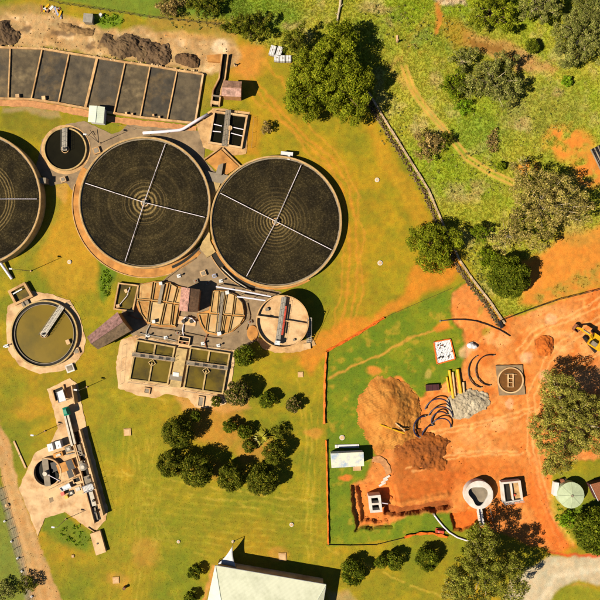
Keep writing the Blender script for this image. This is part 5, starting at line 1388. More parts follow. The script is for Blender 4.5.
post_fence('wire_fence', 'dark wire fence crossing orange earth below the round green tree', [(501, 320), (530, 309), (556, 300), (605, 288)], 1.5, 14, 5)
post_fence('wire_fence', 'wire fence along the verge of the west dirt road', [(-2, 478), (6, 510), (16, 548), (28, 590), (33, 606)], 1.3)
def barrier(label, pts, w=.8, tilt=1):
    t = thing('barrier_mesh', label, 'barrier fence', P(*pts[0]), 0, 'orange barrier mesh')
    vs = []; n = 0; P3 = []
    for a, b in zip(pts[:-1], pts[1:]):
        L = math.hypot(b[0] - a[0], b[1] - a[1]); m = max(2, int(L / 2.5))
        for i in range(m): P3.append(lerp(a, b, i / m))
    P3.append(pts[-1])
    W_ = [P(*p) for p in P3]
    for i, q in enumerate(W_):
        a = W_[max(0, i - 1)]; b = W_[min(len(W_) - 1, i + 1)]
        dx, dy = b[0] - a[0], b[1] - a[1]; L = math.hypot(dx, dy) or 1
        nx_, ny_ = -dy / L, dx / L
        sg = w * (.75 + .35 * math.sin(i * 1.3) * math.sin(i * .37))
        for k in range(4):
            f = k / 3
            off = (f - .5) * sg * tilt; z = .02 + .6 * f * (1 - .2 * abs(math.sin(i * .8))) 
            vs.append((q[0] + nx_ * off, q[1] + ny_ * off, z))
    fs = [(i * 4 + k, (i + 1) * 4 + k, (i + 1) * 4 + k + 1, i * 4 + k + 1) for i in range(len(W_) - 1) for k in range(3)]
    o = MB().add(vs, fs).build('mesh_sheet', M['orange_net'], t)
    md = o.modifiers.new('thickness', 'SOLIDIFY'); md.thickness = .02
    for i in range(0, len(W_), 4):
        MB().tube([(*W_[i], -.2), (*W_[i], 1.15)], .035, 5).build('stake', M['dark_metal'], t)
barrier('orange barrier mesh running up right from the west site corner', [(326.5, 351), (345, 341), (362, 331), (384, 317.5)], .8, -1)
barrier('orange barrier mesh down the west side of the site', [(326, 352), (324.5, 380), (324, 424)], .6, 1)
barrier('orange barrier mesh west of the white site hut', [(326, 440), (327, 480), (328, 544)], .4, 1)
barrier('orange barrier mesh along the south edge of the site', [(404, 537), (418, 533.5), (432, 533), (447, 537)], 1.0, 1)
for lab, pts in (('low dark silt fence along the north edge of the site grass', [(384, 317.5), (420, 302), (450, 289)]), ('low dark silt fence along the south edge of the site', [(328, 544.5), (350, 545), (376, 544.5), (404, 537.5)])):
    t = thing('silt_fence', lab, 'fence', P(*pts[0]), 0, 'low dark silt fences')
    w = MB()
    for a, b in zip(pts[:-1], pts[1:]): w.beam(P(*a), P(*b), .05, -.1, .28)
    w.build('cloth', M['black'], t)
    for p in pts: MB().tube([(*P(*p), -.1), (*P(*p), .8)], .04, 5).build('stake', M['bark'], t)

# site hut
t = thing('site_hut', 'white portable site hut with bluish stains on its roof', 'hut', P(347.5, 459))
M['site_roof'] = roof_material('white_panel_roof', C(240, 232, 205), math.radians(88), stain=C(150, 174, 205), stain_amt=1.0, stain_scale=.4, var=.06, rough=.5, rib=.1)
hc = Q([(330.5, 453.5), (363.5, 452), (364, 466), (331.5, 468)], 2.7)
MB().prism(inset(hc, .12), .25, 2.6).build('wall', M['white'], t)
MB().prism(hc, 2.6, 2.75, True).build('roof', M['site_roof'], t)
for p in inset(hc, .4): MB().box(p, .35, .35, -.2, .26).build('stump', M['grey'], t)
x_, y_ = hc[3]; MB().box((x_ + 3.2, y_ + .09), .85, .06, .35, 2.3).build('door', M['grey'], t)
for k in (1.6, 5.2): MB().box((x_ + k, y_ + .09), 1.1, .05, 1.2, 2.0).build('window', M['glass'], t)
MB().box(P(357, 468), 2.0, 1.2, 0, .3, .05).build('step', M['pale'], t)
t = thing('plank', 'long white plank lying above the white site hut', 'plank', P(347, 446))
MB().box(P(347, 446), 6.0, .8, .0, .14, .02).build('board', M['white'], t)
MB().box(P(337, 446), .1, .7, .14, .17, .02).box(P(357, 446), .1, .7, .14, .17, .02).build('batten', M['grey'], t)
path_pts = [(372, 457), (380, 456), (386, 460), (390, 466), (391, 473), (386, 475), (384, 468), (380, 463), (372, 462)]
slab('site_path', 'pink tan curved path from the white hut', path_pts, -.3, .06, 'brick')
t = thing('site_steps', 'white edged steps at the end of the curved site path', 'steps', P(384, 481))
for k, (x, y) in enumerate(((386.5, 477.5), (384.5, 481), (382.5, 484.5))):
    MB().box(P(x, y), 1.9, .5, -.8, .08 - .16 * k, .55).build('step', M['white_concrete'], t)
# white chamber in pit
t = thing('chamber', 'white new concrete chamber with two openings inside the orange pit', 'chamber', P(375, 503), -2.2)
cc_ = Q([(368.5, 496), (380.5, 495), (382.5, 512), (370.5, 513)], .4)
MB().loop(cc_, inset(cc_, .6), -2.3, .4).build('wall', M['white_concrete'], t)
MB().prism(inset(cc_, .5), -2.3, -1.6).build('floor', M['dark'], t)
MB().beam(lerp(cc_[0], cc_[3], .5), lerp(cc_[1], cc_[2], .5), .5, -1.7, .39).build('divider', M['white_concrete'], t)
MB().tube([(*P(382, 503, .2), .1), (*P(388, 504, 0), -.2)], .14, 8).build('outlet_pipe', M['pipe'], t)
# round white tank with launder
c = P(479, 495, 1.9)
t = thing('concrete_tank', 'round white new concrete tank with an opening shaped like the shade and soil inside', 'tank', c)
MB().ring(c, 3.1, 3.5, -.3, 1.9, seg=64).build('tank_wall', M['white_concrete'], t)
irr = [(c[0] - .1 + (2.15 + .35 * math.sin(3 * a) + .25 * math.cos(2 * a + 1)) * math.cos(a), c[1] - .1 + (2.3 + .3 * math.sin(3 * a)) * math.sin(a)) for a in [2 * math.pi * i / 64 for i in range(64)]]  # opening edge follows the outline of the shade and soil inside
outr = [(c[0] + 3.3 * math.cos(2 * math.pi * i / 64), c[1] + 3.3 * math.sin(2 * math.pi * i / 64)) for i in range(64)]
MB().loop(outr, irr, 1.55, 1.93).build('top_slab', M['white_concrete'], t)
MB().disc(c, 3.2, .7).build('floor', M['grey'], t)
ld = [P(480, 508, 1.2), P(482.5, 526, .8)]
for s, mt in ((-.42, 'white_concrete'), (.42, 'white_concrete')):
    MB().beam((ld[0][0] + s, ld[0][1]), (ld[1][0] + s, ld[1][1]), .22, -.6, 1.0).build('launder_wall', M[mt], t)
MB().beam(ld[0], ld[1], .7, -.6, .45).build('launder_floor', M['blue_pale'], t)
railing([P(489, 507), P(492, 520)], 0, t, step=1.5)
# rectangular white chamber
t = thing('chamber', 'white new rectangular chamber with dark slot beside the round white tank', 'chamber', P(511.5, 491.5))
cc_ = Q([(501.5, 482.5), (520.5, 480.5), (523.5, 501), (504, 504)], 1.6)
MB().loop(cc_, inset(cc_, .45), -.3, 1.6).build('wall', M['white_concrete'], t)
MB().prism(inset(cc_, .4), -.3, .9).build('floor', M['concrete'], t)
sl = inset(cc_, .5)
MB().prism([lerp(sl[0], sl[1], .12), lerp(sl[0], sl[1], .42), lerp(sl[3], sl[2], .42), lerp(sl[3], sl[2], .12)], .9, .93).build('slot', M['dark'], t)
MB().beam(lerp(sl[0], sl[1], .5), lerp(sl[3], sl[2], .5), .3, .9, 1.5).build('divider', M['white_concrete'], t)
MB().cyl(P(514.5, 495, 1.2), .3, .9, 1.3, 12).build('pump', M['red'], t)
railing([cc_[3], cc_[2]], 1.6, t, 'white', step=1.0, h=.8)
# manhole plate
t = thing('tank_base', 'square dark plate with a ring and ladder frame on orange earth', 'tank base', P(510, 380))
MB().prism(Q([(495.5, 365.5), (522, 365), (525, 394.5), (499, 395.5)]), -.1, .22).build('plate', M['tarmac'], t)
c = P(510, 380)
MB().ring(c, 2.95, 3.25, .22, .55, seg=64).build('ring_wall', M['pale'], t)
MB().prism([(c[0] + 3.0 * math.cos(i / 48 * 6.283), c[1] + 3.0 * math.sin(i / 48 * 6.283)) for i in range(48)], .1, .27).build('floor', M['rustfloor'] if 'rustfloor' in M else M.setdefault('rustfloor', material('wet_brown_floor', C(118, 74, 26), var=.25, scale=1.5)), t)
for s in (-.62, .62): MB().beam((c[0] + s, c[1] - 1.7), (c[0] + s, c[1] + 1.6), .26, .27, .6).build('frame_rail', M['pale'], t)
for s in (-1.65, -.55, .5, 1.55): MB().beam((c[0] - .7, c[1] + s), (c[0] + .7, c[1] + s), .2, .27, .57).build('frame_rung', M['pale'], t)
MB().beam((c[0] - 1.4, c[1] + 1.55), (c[0] - .7, c[1] + 1.55), .12, .27, .5).beam((c[0] + .7, c[1] + 1.5), (c[0] + 1.5, c[1] + 1.5), .12, .27, .5).build('pipe_stub', M['pale'], t)
# pipes and coils
for i, (lab, x0, y0, x1, y1, rr_, mt) in enumerate((('short yellow pipe at the left of the pipe stack', 446.5, 377, 449, 392, .26, 'yellow'), ('long yellow pipe second from the left of the stack', 449, 370, 453, 398, .36, 'yellow'), ('cream pipe between the two long yellow pipes', 452.5, 372, 455, 396, .26, 'pale'), ('thick yellow pipe right in the stack', 457, 369, 460.5, 393, .42, 'yellow'), ('short cream pipe at the right of the pipe stack', 463, 382, 463.8, 392, .28, 'pale'))):
    o = thing('pipe', lab, 'pipe', P((x0 + x1) / 2, (y0 + y1) / 2), 0, 'stacked straight pipes')
    MB().tube([(*P(x0, y0), rr_), (*P(x1, y1), rr_)], rr_, 12).build('barrel', M[mt], o, smooth=False)
    a, b = P(x1, y1), P(x0, y0); d = Vector((b[0] - a[0], b[1] - a[1])).normalized()
    MB().tube([(a[0], a[1], rr_), (a[0] + d.x * .4, a[1] + d.y * .4, rr_)], rr_ * 1.12, 12).build('socket', M[mt], o)
def arc_pipe(label, cx, cy, r_, a0, a1, mt='blue_black', rad=.16, squash=1.0, zb=.15, group='curved black conduits'):
    pts = []
    for i in range(21):
        a = math.radians(a0 + (a1 - a0) * i / 20)
        x, y = P(cx + r_ * math.cos(a), cy - r_ * squash * math.sin(a))
        pts.append((x, y, zb + .9 * math.sin(math.pi * i / 20) * (1 if zb > .15 else .08)))
    o = thing('conduit', label, 'conduit', P(cx, cy), 0, group)
    MB().tube(pts, rad, 8).build('hose', M[mt], o, smooth=True)
    for e in (pts[0], pts[-1]): MB().cyl(e[:2], rad * 1.3, e[2] - rad, e[2] + rad, 8).build('end_fitting', M['grey'], o)
arc_pipe('outermost curved conduit of the black arches', 438, 411, 13, 20, 170, zb=.2)
arc_pipe('second curved conduit of the black arches', 440.5, 418, 12, 5, 165, zb=.2)
arc_pipe('third curved conduit of the black arches', 440, 420, 9, 40, 200, zb=.2)
arc_pipe('inner curved conduit of the black arches', 441, 427, 9.5, 0, 160, zb=.2)
arc_pipe('leftmost tall blue black conduit beside the orange mound', 424, 427, 11, 85, 245, rad=.2, zb=.2)
arc_pipe('small curved conduit at the lower left of the arches', 431, 434, 9, 80, 190, zb=.2)
arc_pipe('left dark hose arc on orange earth', 483, 371, 15, 115, 262, 'black', .13, 1.1, .15)
arc_pipe('right dark hose arc on orange earth', 490, 370, 14.5, 75, 270, 'black', .13, 1.05, .15)
t = thing('hose', 'long black hose curving past the end of the rubble row', 'hose', P(478, 321))
MB().tube([(*P(*p), .14) for p in ((440, 321), (452, 319.5), (464, 319.5), (476, 321), (488, 325), (500, 330), (510, 336))], .12, 8).build('run', M['black'], t, smooth=True)
MB().cyl(P(440, 321), .2, .0, .3, 10).build('coupling', M['grey'], t)
t = thing('trough', 'dark green steel trough at the foot of the rubble row', 'trough', P(500, 324))
MB().beam(P(498.5, 321), P(501.5, 328), .7, 0, .7).build('body', M['dark_metal'], t)
MB().beam(P(498.8, 321.6), P(501.2, 327.4), .45, .7, .72).build('opening', M['black'], t)
t = thing('pallet', 'maroon wrapped pallet on the site grass', 'pallet', P(432.5, 387.5))
MB().box(P(432.5, 387.5), 3.4, 1.6, 0, .14, .06).build('base', M['bark'], t)
MB().box(P(432.5, 387.5, .7), 3.2, 1.45, .14, .75, .06).build('wrapped_load', M['maroon'], t)
for k in (-1.1, 0, 1.1):
    q = P(432.5, 387.5, .7); MB().box((q[0] + k, q[1] + k * .06), .06, 1.5, .14, .78, .06).build('strap', M['black'], t)
# tarpaulin with junk
t = thing('tarpaulin', 'white speckled tarpaulin in orange mesh on the site grass', 'tarpaulin', P(444, 351))
n = 16; vs = []; cs = Q([(433.5, 342), (450, 339), (455, 359), (437, 364)])
for i in range(n + 1):
    for j in range(n + 1):
        p = lerp(lerp(cs[0], cs[1], i / n), lerp(cs[3], cs[2], i / n), j / n)
        vs.append((p[0] + random.uniform(-.06, .06), p[1] + random.uniform(-.06, .06), .08 + .22 * abs(math.sin(i * 1.1 + j * .7) * math.cos(j * .9)) + random.uniform(0, .05)))
MB().add(vs, [(i * (n + 1) + j, i * (n + 1) + j + 1, (i + 1) * (n + 1) + j + 1, (i + 1) * (n + 1) + j) for i in range(n) for j in range(n)]).build('sheet', M['white'], t)
for k in range(14):
    x, y = random.uniform(437, 452), random.uniform(343, 358)
    MB().add(*rock(*P(x, y), .38, random.uniform(.12, .3))).build('weight_stone', M['dark_metal'] if k % 3 else M['rust'], t)
for a, b in zip(cs, cs[1:] + cs[:1]): MB().beam(lerp(a, b, .02), lerp(a, b, .97), .3, 0, .3).build('mesh_edge', M['orange_net'], t)
for k in range(0, 4): MB().tube([(*cs[k], 0), (*cs[k], 1.0)], .04, 5).build('stake', M['dark_metal'], t)
t = thing('bulk_bag', 'white lumpy bag of sand on orange earth', 'bag', P(471.5, 345.5))
vs, fs = [], []
def lump(cx, cy, z, rx, ry, rz, n=10):
    b = MB(); vv = []; ff = []
    for i in range(n + 1):
        for j in range(n * 2):
            th = math.pi * i / n; ph = math.pi * j / n
            q = 1 + .12 * math.sin(3 * ph + 2 * th) * math.sin(2 * th) + random.uniform(-.04, .04)
            vv.append((cx + rx * q * math.sin(th) * math.cos(ph), cy + ry * q * math.sin(th) * math.sin(ph), z + rz * q * math.cos(th)))
    for i in range(n):
        for j in range(n * 2):
            ff.append((i * 2 * n + j, (i + 1) * 2 * n + j, (i + 1) * 2 * n + (j + 1) % (2 * n), i * 2 * n + (j + 1) % (2 * n)))
    return vv, ff
MB().add(*lump(*P(470.5, 345.5), .35, 1.0, .75, .5)).add(*lump(*P(474, 346.5), .3, .7, .6, .45)).build('sack', M['white'], t, smooth=True)
MB().tube([(*P(470, 344), .75), (*P(469, 342.5), .95), (*P(472, 342), .8)], .05, 5).build('handle_loop', M['white'], t)
# curved white pipe bottom and red bin
t = thing('pipe', 'long curved white pipe on grass below the orange pad', 'pipe', P(455, 533))
MB().tube([(*P(*p), .2) for p in ((433.5, 514), (438, 520), (443, 526), (449, 532), (457, 537), (466, 540), (476, 541))], .2, 10).build('barrel', M['pipe'], t, smooth=True)
MB().cyl(P(433.5, 514), .27, 0, .42, 10).build('end_cap', M['grey'], t)
t = thing('water_barrier', 'red plastic site barrier beside the curved white pipe', 'barrier', P(439.5, 530.5))
MB().box(P(439.5, 530.5), 2.1, 1.1, 0, .35, -.15).box(P(439.5, 530.5), 1.9, .55, .35, .95, -.15).build('body', M['red'], t)
MB().cyl(P(438, 530.5), .12, .95, 1.02, 10).build('filler_cap', M['white'], t)
for lab, x, y, l, rz in (('yellow timber beam on the big orange mound', 392, 429, 6.5, -.35), ('second timber beam beside the orange mound track', 400, 427, 3.2, -.7)):
    t = thing('timber_beam', lab, 'timber', P(x, y))
    MB().box(P(x, y, 2.2), l, .3, 2.0, 2.35, rz).build('beam', M['yellow'] if l > 5 else M['pale'], t)
    MB().box(P(x, y, 2.2), .12, .34, 1.98, 2.37, rz).build('band', M['dark_metal'], t)
# excavator at the right edge
def excavator():
    base = P(593, 341)
    t = thing('excavator', 'yellow excavator on orange earth at the right edge', 'excavator', base)
    A = math.radians(-52)         # direction of the tracks
    K = 1.25
    R_ = lambda x, y, a=A: (base[0] + K * (x * math.cos(a) - y * math.sin(a)), base[1] + K * (x * math.sin(a) + y * math.cos(a)))
    for s in (-1, 1):
        tr_ = MB()
        prof = [(-1.7, .05), (1.7, .05), (2.05, .4), (1.75, .8), (-1.75, .8), (-2.05, .4)]
        vs = [(*R_(x, s * 1.05 - .26), z) for x, z in prof] + [(*R_(x, s * 1.05 + .26), z) for x, z in prof]
        tr_.add(vs, [tuple(range(6)), tuple(range(11, 5, -1))] + [(i, (i + 1) % 6, 6 + (i + 1) % 6, 6 + i) for i in range(6)])
        tk = tr_.build('track', M['black'], t)
        g = MB()
        for k in range(12):
            x = -1.6 + 3.2 * k / 11
            g.box(R_(x, s * 1.05), .12, .56, .8, .86, A)
        g.build('track_plates', M['dark_metal'], tk)
    B = math.radians(146)         # house points up-left
    H_ = lambda x, y: R_(x, y, B)
    MB().cyl(base, .7, .7, 1.05, 20).build('slew_ring', M['dark_metal'], t)
    hs = MB()
    out_ = [(-1.9, -1.1), (-1.5, -1.3), (1.2, -1.3), (1.2, 1.3), (-1.5, 1.3), (-1.9, 1.1)]
    hs.prism([H_(*p) for p in out_], 1.0, 1.55)
    hs.prism([H_(*p) for p in ((-1.9, -1.05), (-.4, -1.25), (-.4, 1.25), (-1.9, 1.05))], 1.55, 2.1)
    hs.build('house', M['machine_yellow'], t)
    MB().box(H_(-1.2, 0), .8, 1.1, 2.1, 2.2, B).build('engine_grille', M['dark_metal'], t)
    MB().cyl(H_(-1.0, -.8), .1, 2.1, 2.6, 10).build('exhaust', M['dark_metal'], t)
    MB().box(H_(.45, .8), 1.4, .9, 1.55, 2.7, B).build('cab', M['glass'], t)
    MB().box(H_(.45, .8), 1.5, 1.0, 2.7, 2.8, B).build('cab_roof', M['grey'], t)
    def seg(p, q, w, d0, d1, nm, mt='machine_yellow'):
        (x0, z0), (x1, z1) = p, q
        vs = []
        for (x, z, d) in ((x0, z0, d0), (x1, z1, d1)):
            for y, dz in ((-w, -d), (w, -d), (w, d), (-w, d)): vs.append((*H_(x, y - .15), z + dz))
        MB().add(vs, [(0, 1, 2, 3), (7, 6, 5, 4)] + [(i, (i + 1) % 4, 4 + (i + 1) % 4, 4 + i) for i in range(4)]).build(nm, M[mt], t)
    seg((.9, 1.5), (2.3, 3.3), .24, .3, .28, 'boom'); seg((2.3, 3.3), (4.0, 3.0), .24, .28, .2, 'boom')
    seg((4.0, 3.2), (4.6, 1.2), .2, .26, .16, 'stick')
    seg((1.2, 1.9), (2.2, 2.6), .08, .08, .08, 'hydraulic_ram', 'metal'); seg((2.6, 3.7), (4.0, 3.5), .07, .07, .07, 'hydraulic_ram', 'metal')
    bk = MB()
    arc = [(4.6 + .75 * math.cos(a) - .2, .75 + .65 * math.sin(a)) for a in [math.radians(60 - 240 * i / 8) for i in range(9)]]
    vs = [(*H_(x, -.75), z) for x, z in arc] + [(*H_(x, .45), z) for x, z in arc]
    bk.add(vs, [(i, i + 1, 10 + i, 9 + i) for i in range(8)] + [tuple(range(9)), tuple(range(17, 8, -1))])
    bk.build('bucket', M['rust'], t)
excavator()

# pale green water tank
c = P(571.5, 495.5, 2.4)
t = thing('water_tank', 'round pale green water tank under the gum tree', 'water tank', c)
M['tank_green'] = material('pale_green_tank', C(196, 206, 168), rough=.5, var=.08, stain=C(150, 160, 120), stain_amt=.4)
MB().cyl(c, 3.15, -.1, 2.2, 48).build('body', M['tank_green'], t)
seg_ = 24
for k in range(8):
    vs = [(*c, 2.75)]
    for i in range(4):
        a = 2 * math.pi * (k * 3 + i) / seg_; vs.append((c[0] + 3.25 * math.cos(a), c[1] + 3.25 * math.sin(a), 2.22))
    MB().add(vs, [(0, 1, 2), (0, 2, 3), (0, 3, 4)]).build('roof_panel', M['tank_green'], t)
for k in range(8):
    a = 2 * math.pi * k / 8
    MB().tube([(c[0], c[1], 2.78), (c[0] + 3.25 * math.cos(a), c[1] + 3.25 * math.sin(a), 2.25)], .05, 5).build('roof_rib', M['tank_green'], t)
MB().cyl(c, .3, 2.7, 2.9, 14).build('cap', M['grey'], t)
t = thing('filter_skid', 'white pump cabinet left of the pale green water tank', 'cabinet', P(556, 489))
MB().box(P(556, 489, 1.2), 1.0, 3.2, -.1, 1.3, -.1).build('case', M['white'], t)
MB().box(P(556, 489, 1.2), 1.1, 3.3, 1.3, 1.36, -.1).build('lid', M['white'], t)
MB().tube([(*P(558, 484, .6), .6), (*P(563, 482, .6), .7), (*P(566, 487, .6), .9)], .12, 8).build('pipework', M['rust'], t)
t = thing('pump_motor', 'rusty pump with white flange above the pale green water tank', 'pump', P(562, 481))
MB().cyl(P(561, 480), .5, 0, .9, 14).cyl(P(565, 482), .35, 0, .6, 12).build('casing', M['rust'], t); MB().box(P(562.5, 481), 1.8, 1.0, -.1, .2, .2).build('base', M['pale'], t)
t = thing('container', 'maroon roofed container at the right edge near the water tank', 'container', P(600, 492))
cc_ = Q([(590, 484.5), (607, 480), (612, 494), (598, 501)], 2.3)
MB().prism(inset(cc_, .1), -.1, 2.2).build('body', M['maroon'], t)
MB().prism(cc_, 2.2, 2.35, True).build('roof', M['rust'], t)
MB().beam(cc_[0], cc_[3], .12, 2.35, 2.42).build('roof_trim', M['white'], t)
# bundle of black pipes at the right edge
t = thing('pipe_bundle', 'striped bundle of black pipes at the right edge of the field', 'pipes', P(602, 158))
for k in range(9):
    x0, y0 = 590.5 + k * 1.75, 149.5 - k * .85
    MB().tube([(*P(x0, y0), .2 + .02 * (k % 2)), (*P(x0 + 12, y0 + 25), .2 + .02 * (k % 2))], .2, 9).build('pipe', M['black'] if k % 2 else M['grey'], t, smooth=True)
for f in (.15, .8): MB().beam(P(590 + 12 * f, 149 + 25 * f), P(605 + 12 * f, 141.5 + 25 * f), .15, .4, .46).build('strap', M['dark_metal'], t)

# junk at the top left
t = thing('scrap_pile', 'pile of white and yellow scrap sheets at the top left', 'scrap', P(52, 11))
for k in range(22):
    x, y = random.gauss(53, 5), random.gauss(10.5, 2.2)
    MB().box(P(x, y), random.uniform(.4, 1.6), random.uniform(.2, .7), .05 + .05 * k / 3, .12 + .05 * k / 3, random.uniform(0, 3)).build('scrap_sheet', M[('white', 'yellow', 'pale', 'rust', 'blue_pale')[k % 5]], t)
t = thing('storage_box', 'grey square storage box at the top of the pale yard', 'box', P(88, 18))
MB().box(P(88, 18, 1.4), 2.1, 2.0, -.2, 1.4, -.1).build('body', M['grey'], t); MB().box(P(88, 18, 1.4), 2.3, 2.2, 1.4, 1.5, -.1).build('lid', M['metal'], t)
for s in (-.6, .6): 
    q = P(88, 18, 1.4); MB().box((q[0] + s, q[1] + 1.0), .12, .1, .9, 1.45, -.1).build('hinge', M['dark_metal'], t)
t = thing('drum', 'small white drum in green weeds right of the storage box', 'drum', P(101.5, 16))
MB().cyl(P(101.5, 16), .42, -.1, .8, 14).build('body', M['white'], t); MB().ring(P(101.5, 16), .36, .44, .78, .84, seg=16).build('rim', M['metal'], t)
# whitewashed stones along the west road
for i, (x, y, lb) in enumerate(((7.6, 505, 'topmost large tan boulder'), (4.8, 521, 'second white stone from the top'), (12, 541, 'third white stone from the top'), (18, 558, 'fourth white stone from the top'), (22, 571, 'fifth white stone from the top'), (34, 582, 'large pale boulder beside the dark roadside bush'), (32, 596, 'bottom white stone'))):
    o = MB().add(*rock(*P(x, y), .2, .55 if i in (0, 5) else .32)).build('boulder', M['pale'] if i in (0, 5) else M['white'])
    tag(o, lb + ' along the west dirt road', 'boulder', 'stones along the west road')
t = thing('plank', 'cream timber edging at the left of the inlet pavement', 'plank', P(21, 460))
MB().beam(P(14, 441), P(26, 468), .45, -.1, .2).build('board', M['pale'], t); MB().box(P(20, 455), .6, .2, .2, .24, 1.0).build('cleat', M['grey'], t)
# ---------------------------------------------------------------- trees
def leaf_cloud(lobes, leaf, dens, cols, seed, up=0.35, hollow=0.55):
    """lobes: rows x, y, z, rx, rz.  many small leaf sprays through the outer part of each lobe"""
    g = np.random.default_rng(seed)
    Vs = []; Cs = []
    for (x, y, z, rx, rz) in lobes:
        n = max(12, int(dens * 4 * math.pi * rx * (rx * .5 + rz * .5)))
        d = g.normal(0, 1, (n, 3)); d /= np.linalg.norm(d, axis=1)[:, None]
        d[:, 2] = np.where((d[:, 2] < -0.25) & (g.random(n) < .6), -d[:, 2], d[:, 2])
        rad = hollow + (1.06 - hollow) * g.random(n) ** 0.6
        rad *= 1 + 0.14 * np.sin(d[:, 0] * 5 + seed) * np.sin(d[:, 1] * 5 + 2 * seed)
        c = np.array([x, y, z]) + d * rad[:, None] * np.array([rx, rx, rz])
        nrm = d + g.normal(0, .75, (n, 3)) + np.array([0, 0, up]); nrm /= np.linalg.norm(nrm, axis=1)[:, None]
        t1 = np.cross(nrm, g.normal(0, 1, (n, 3))); t1 /= np.linalg.norm(t1, axis=1)[:, None] + 1e-9
        t2 = np.cross(nrm, t1)
        s = leaf * g.choice((.5, .7, .9, 1.2, 1.6), n)[:, None] * g.uniform(.85, 1.15, n)[:, None]
        bend = nrm * s * .25
        q = np.stack([c - t1 * s, c - t2 * s * .5 + bend * .3, c + t1 * s - bend, c + t2 * s * .5 + bend * .3], 1)
        k = g.integers(0, len(cols), n)
        lob = g.uniform(.72, 1.25)
        col = np.array(cols)[k] * 1.45 * lob * g.uniform(.75, 1.3, n)[:, None]
        Vs.append(q.reshape(-1, 3)); Cs.append(np.repeat(col, 4, 0))
    V = np.concatenate(Vs); Cc = np.concatenate(Cs)
    return V, np.arange(len(V)).reshape(-1, 4), Cc

PAL = {
    'gum2': [C(112, 114, 38), C(130, 128, 48), C(92, 98, 28), C(148, 140, 62)],
    'dark': [C(80, 86, 20), C(98, 100, 26), C(66, 74, 15), C(118, 112, 36)],
    'deep': [C(74, 84, 16), C(92, 100, 22), C(60, 72, 12), C(112, 114, 32)],
    'lush': [C(86, 100, 18), C(104, 118, 22), C(72, 88, 14), C(120, 126, 32)],
    'olive': [C(104, 112, 24), C(122, 126, 30), C(86, 96, 18), C(138, 138, 40)],
    'gum': [C(130, 126, 50), C(148, 140, 62), C(108, 108, 38), C(166, 152, 78)],
    'pale': [C(134, 122, 58), C(152, 134, 70), C(114, 106, 44), C(168, 146, 88)],
    'sage': [C(124, 122, 62), C(106, 108, 48), C(142, 136, 76), C(92, 98, 38)],
    'flower': [C(76, 80, 24), C(92, 92, 30), C(60, 66, 18), C(156, 126, 84)],
    'dry': [C(140, 116, 64), C(120, 100, 50), C(160, 134, 84)],
    'bright': [C(106, 132, 28), C(122, 146, 36), C(90, 118, 22)],
}
NT = [0]
def tree(label, x, y, r_px, hc, kind='round', pal='dark', name='tree', cat='tree', elong=1.0, rot=0.0, dens=7.0, leaf=.21, group=None, gap=.0, thick=.75, clump=1.0):
    """x, y, r_px: crown centre and radius in photo pixels; hc: height of crown centre"""
    NT[0] += 1; seed = NT[0] * 13 + 5
    g = random.Random(seed)
    base = P(x, y, hc); r = r_px * S * (1 - hc / H)
    t = thing(name, label, cat, base, 0, group)
    ox, oy = base
    lobes = []
    rz = min(r * thick, hc * .92)
    ca, sa = math.cos(rot), math.sin(rot)
    if kind == 'round':
        lobes.append((0, 0, hc, r * .74, rz * .8))
        for k in range(int(18 + r * 6)):
            u = g.uniform(-.55, 1); a = g.uniform(0, 6.283); s = math.sqrt(1 - u * u)
            q = r * g.uniform(.2, .3)
            f = (r * .95 - q * .85)
            ex, ey = s * math.cos(a) * f * elong, s * math.sin(a) * f / elong
            lobes.append((ex * ca - ey * sa, ex * sa + ey * ca, hc + u * (rz - q * .6), q, q * .9))
    else:
        # open crown: separate clumps carried on limbs
        tries = 0; want = int(5 + (r / 1.05) ** 2 * 2.3 * (1 - gap) / clump ** 1.3)
        while len(lobes) < want and tries < want * 30:
            tries += 1
            a = g.uniform(0, 6.283); s = math.sqrt(g.random()) * .93
            wob = 1 + .22 * math.sin(3 * a + seed) + .15 * math.sin(5 * a + 2 * seed)
            q = g.uniform(.55, 1.15) * (0.75 + r * .035) * clump
            ex, ey = s * math.cos(a) * (r * wob - q * .6) * elong, s * math.sin(a) * (r * wob - q * .6) / elong
            zz = hc + rz * (math.sqrt(max(0, 1 - s * s)) * g.uniform(-.35, .95) - .1)
            if any((ex - l[5]) ** 2 + (ey - l[6]) ** 2 + (zz - l[2]) ** 2 < ((q + l[3]) * .62) ** 2 for l in lobes): continue
            lobes.append((ex * ca - ey * sa, ex * sa + ey * ca, zz, q, q * .8, ex, ey))
    leaf *= .78; dens *= 2.7 if kind == 'round' else 2.3
    V, Fq, Cc = leaf_cloud([l[:5] for l in lobes], leaf, dens, PAL[pal], seed, hollow=.55 if kind == 'round' else .3)
    np_mesh('crown', V, Fq, M['leaf'], t, Cc)
    bark = M['gum_bark'] if pal in ('gum', 'gum2', 'pale', 'sage') else M['bark']
    tr_ = max(.1, r * .055)
    fork = hc - rz * .55
    b = MB().tube([(ox, oy, -.2), (ox + g.uniform(-.2, .2), oy + g.uniform(-.2, .2), fork * .5), (ox, oy, max(.3, fork))], tr_ * 1.3, 8, tr_ * .85)
    b.build('trunk', bark, t)
    lm = MB()
    pick = g.sample(lobes, min(len(lobes), 7 if kind == 'round' else 26))
    for l in pick:
        mx, my, mz = l[0] * .45, l[1] * .45, fork + (l[2] - fork) * .6
        lm.tube([(ox, oy, max(.2, fork) - .1), (ox + mx, oy + my, mz), (ox + l[0] * .98, oy + l[1] * .98, l[2] + (l[4] * .5 if kind != 'round' else 0))], tr_ * (.55 if kind == 'round' else .3), 5, tr_ * .08)
    lm.build('limbs', bark, t)
    return t

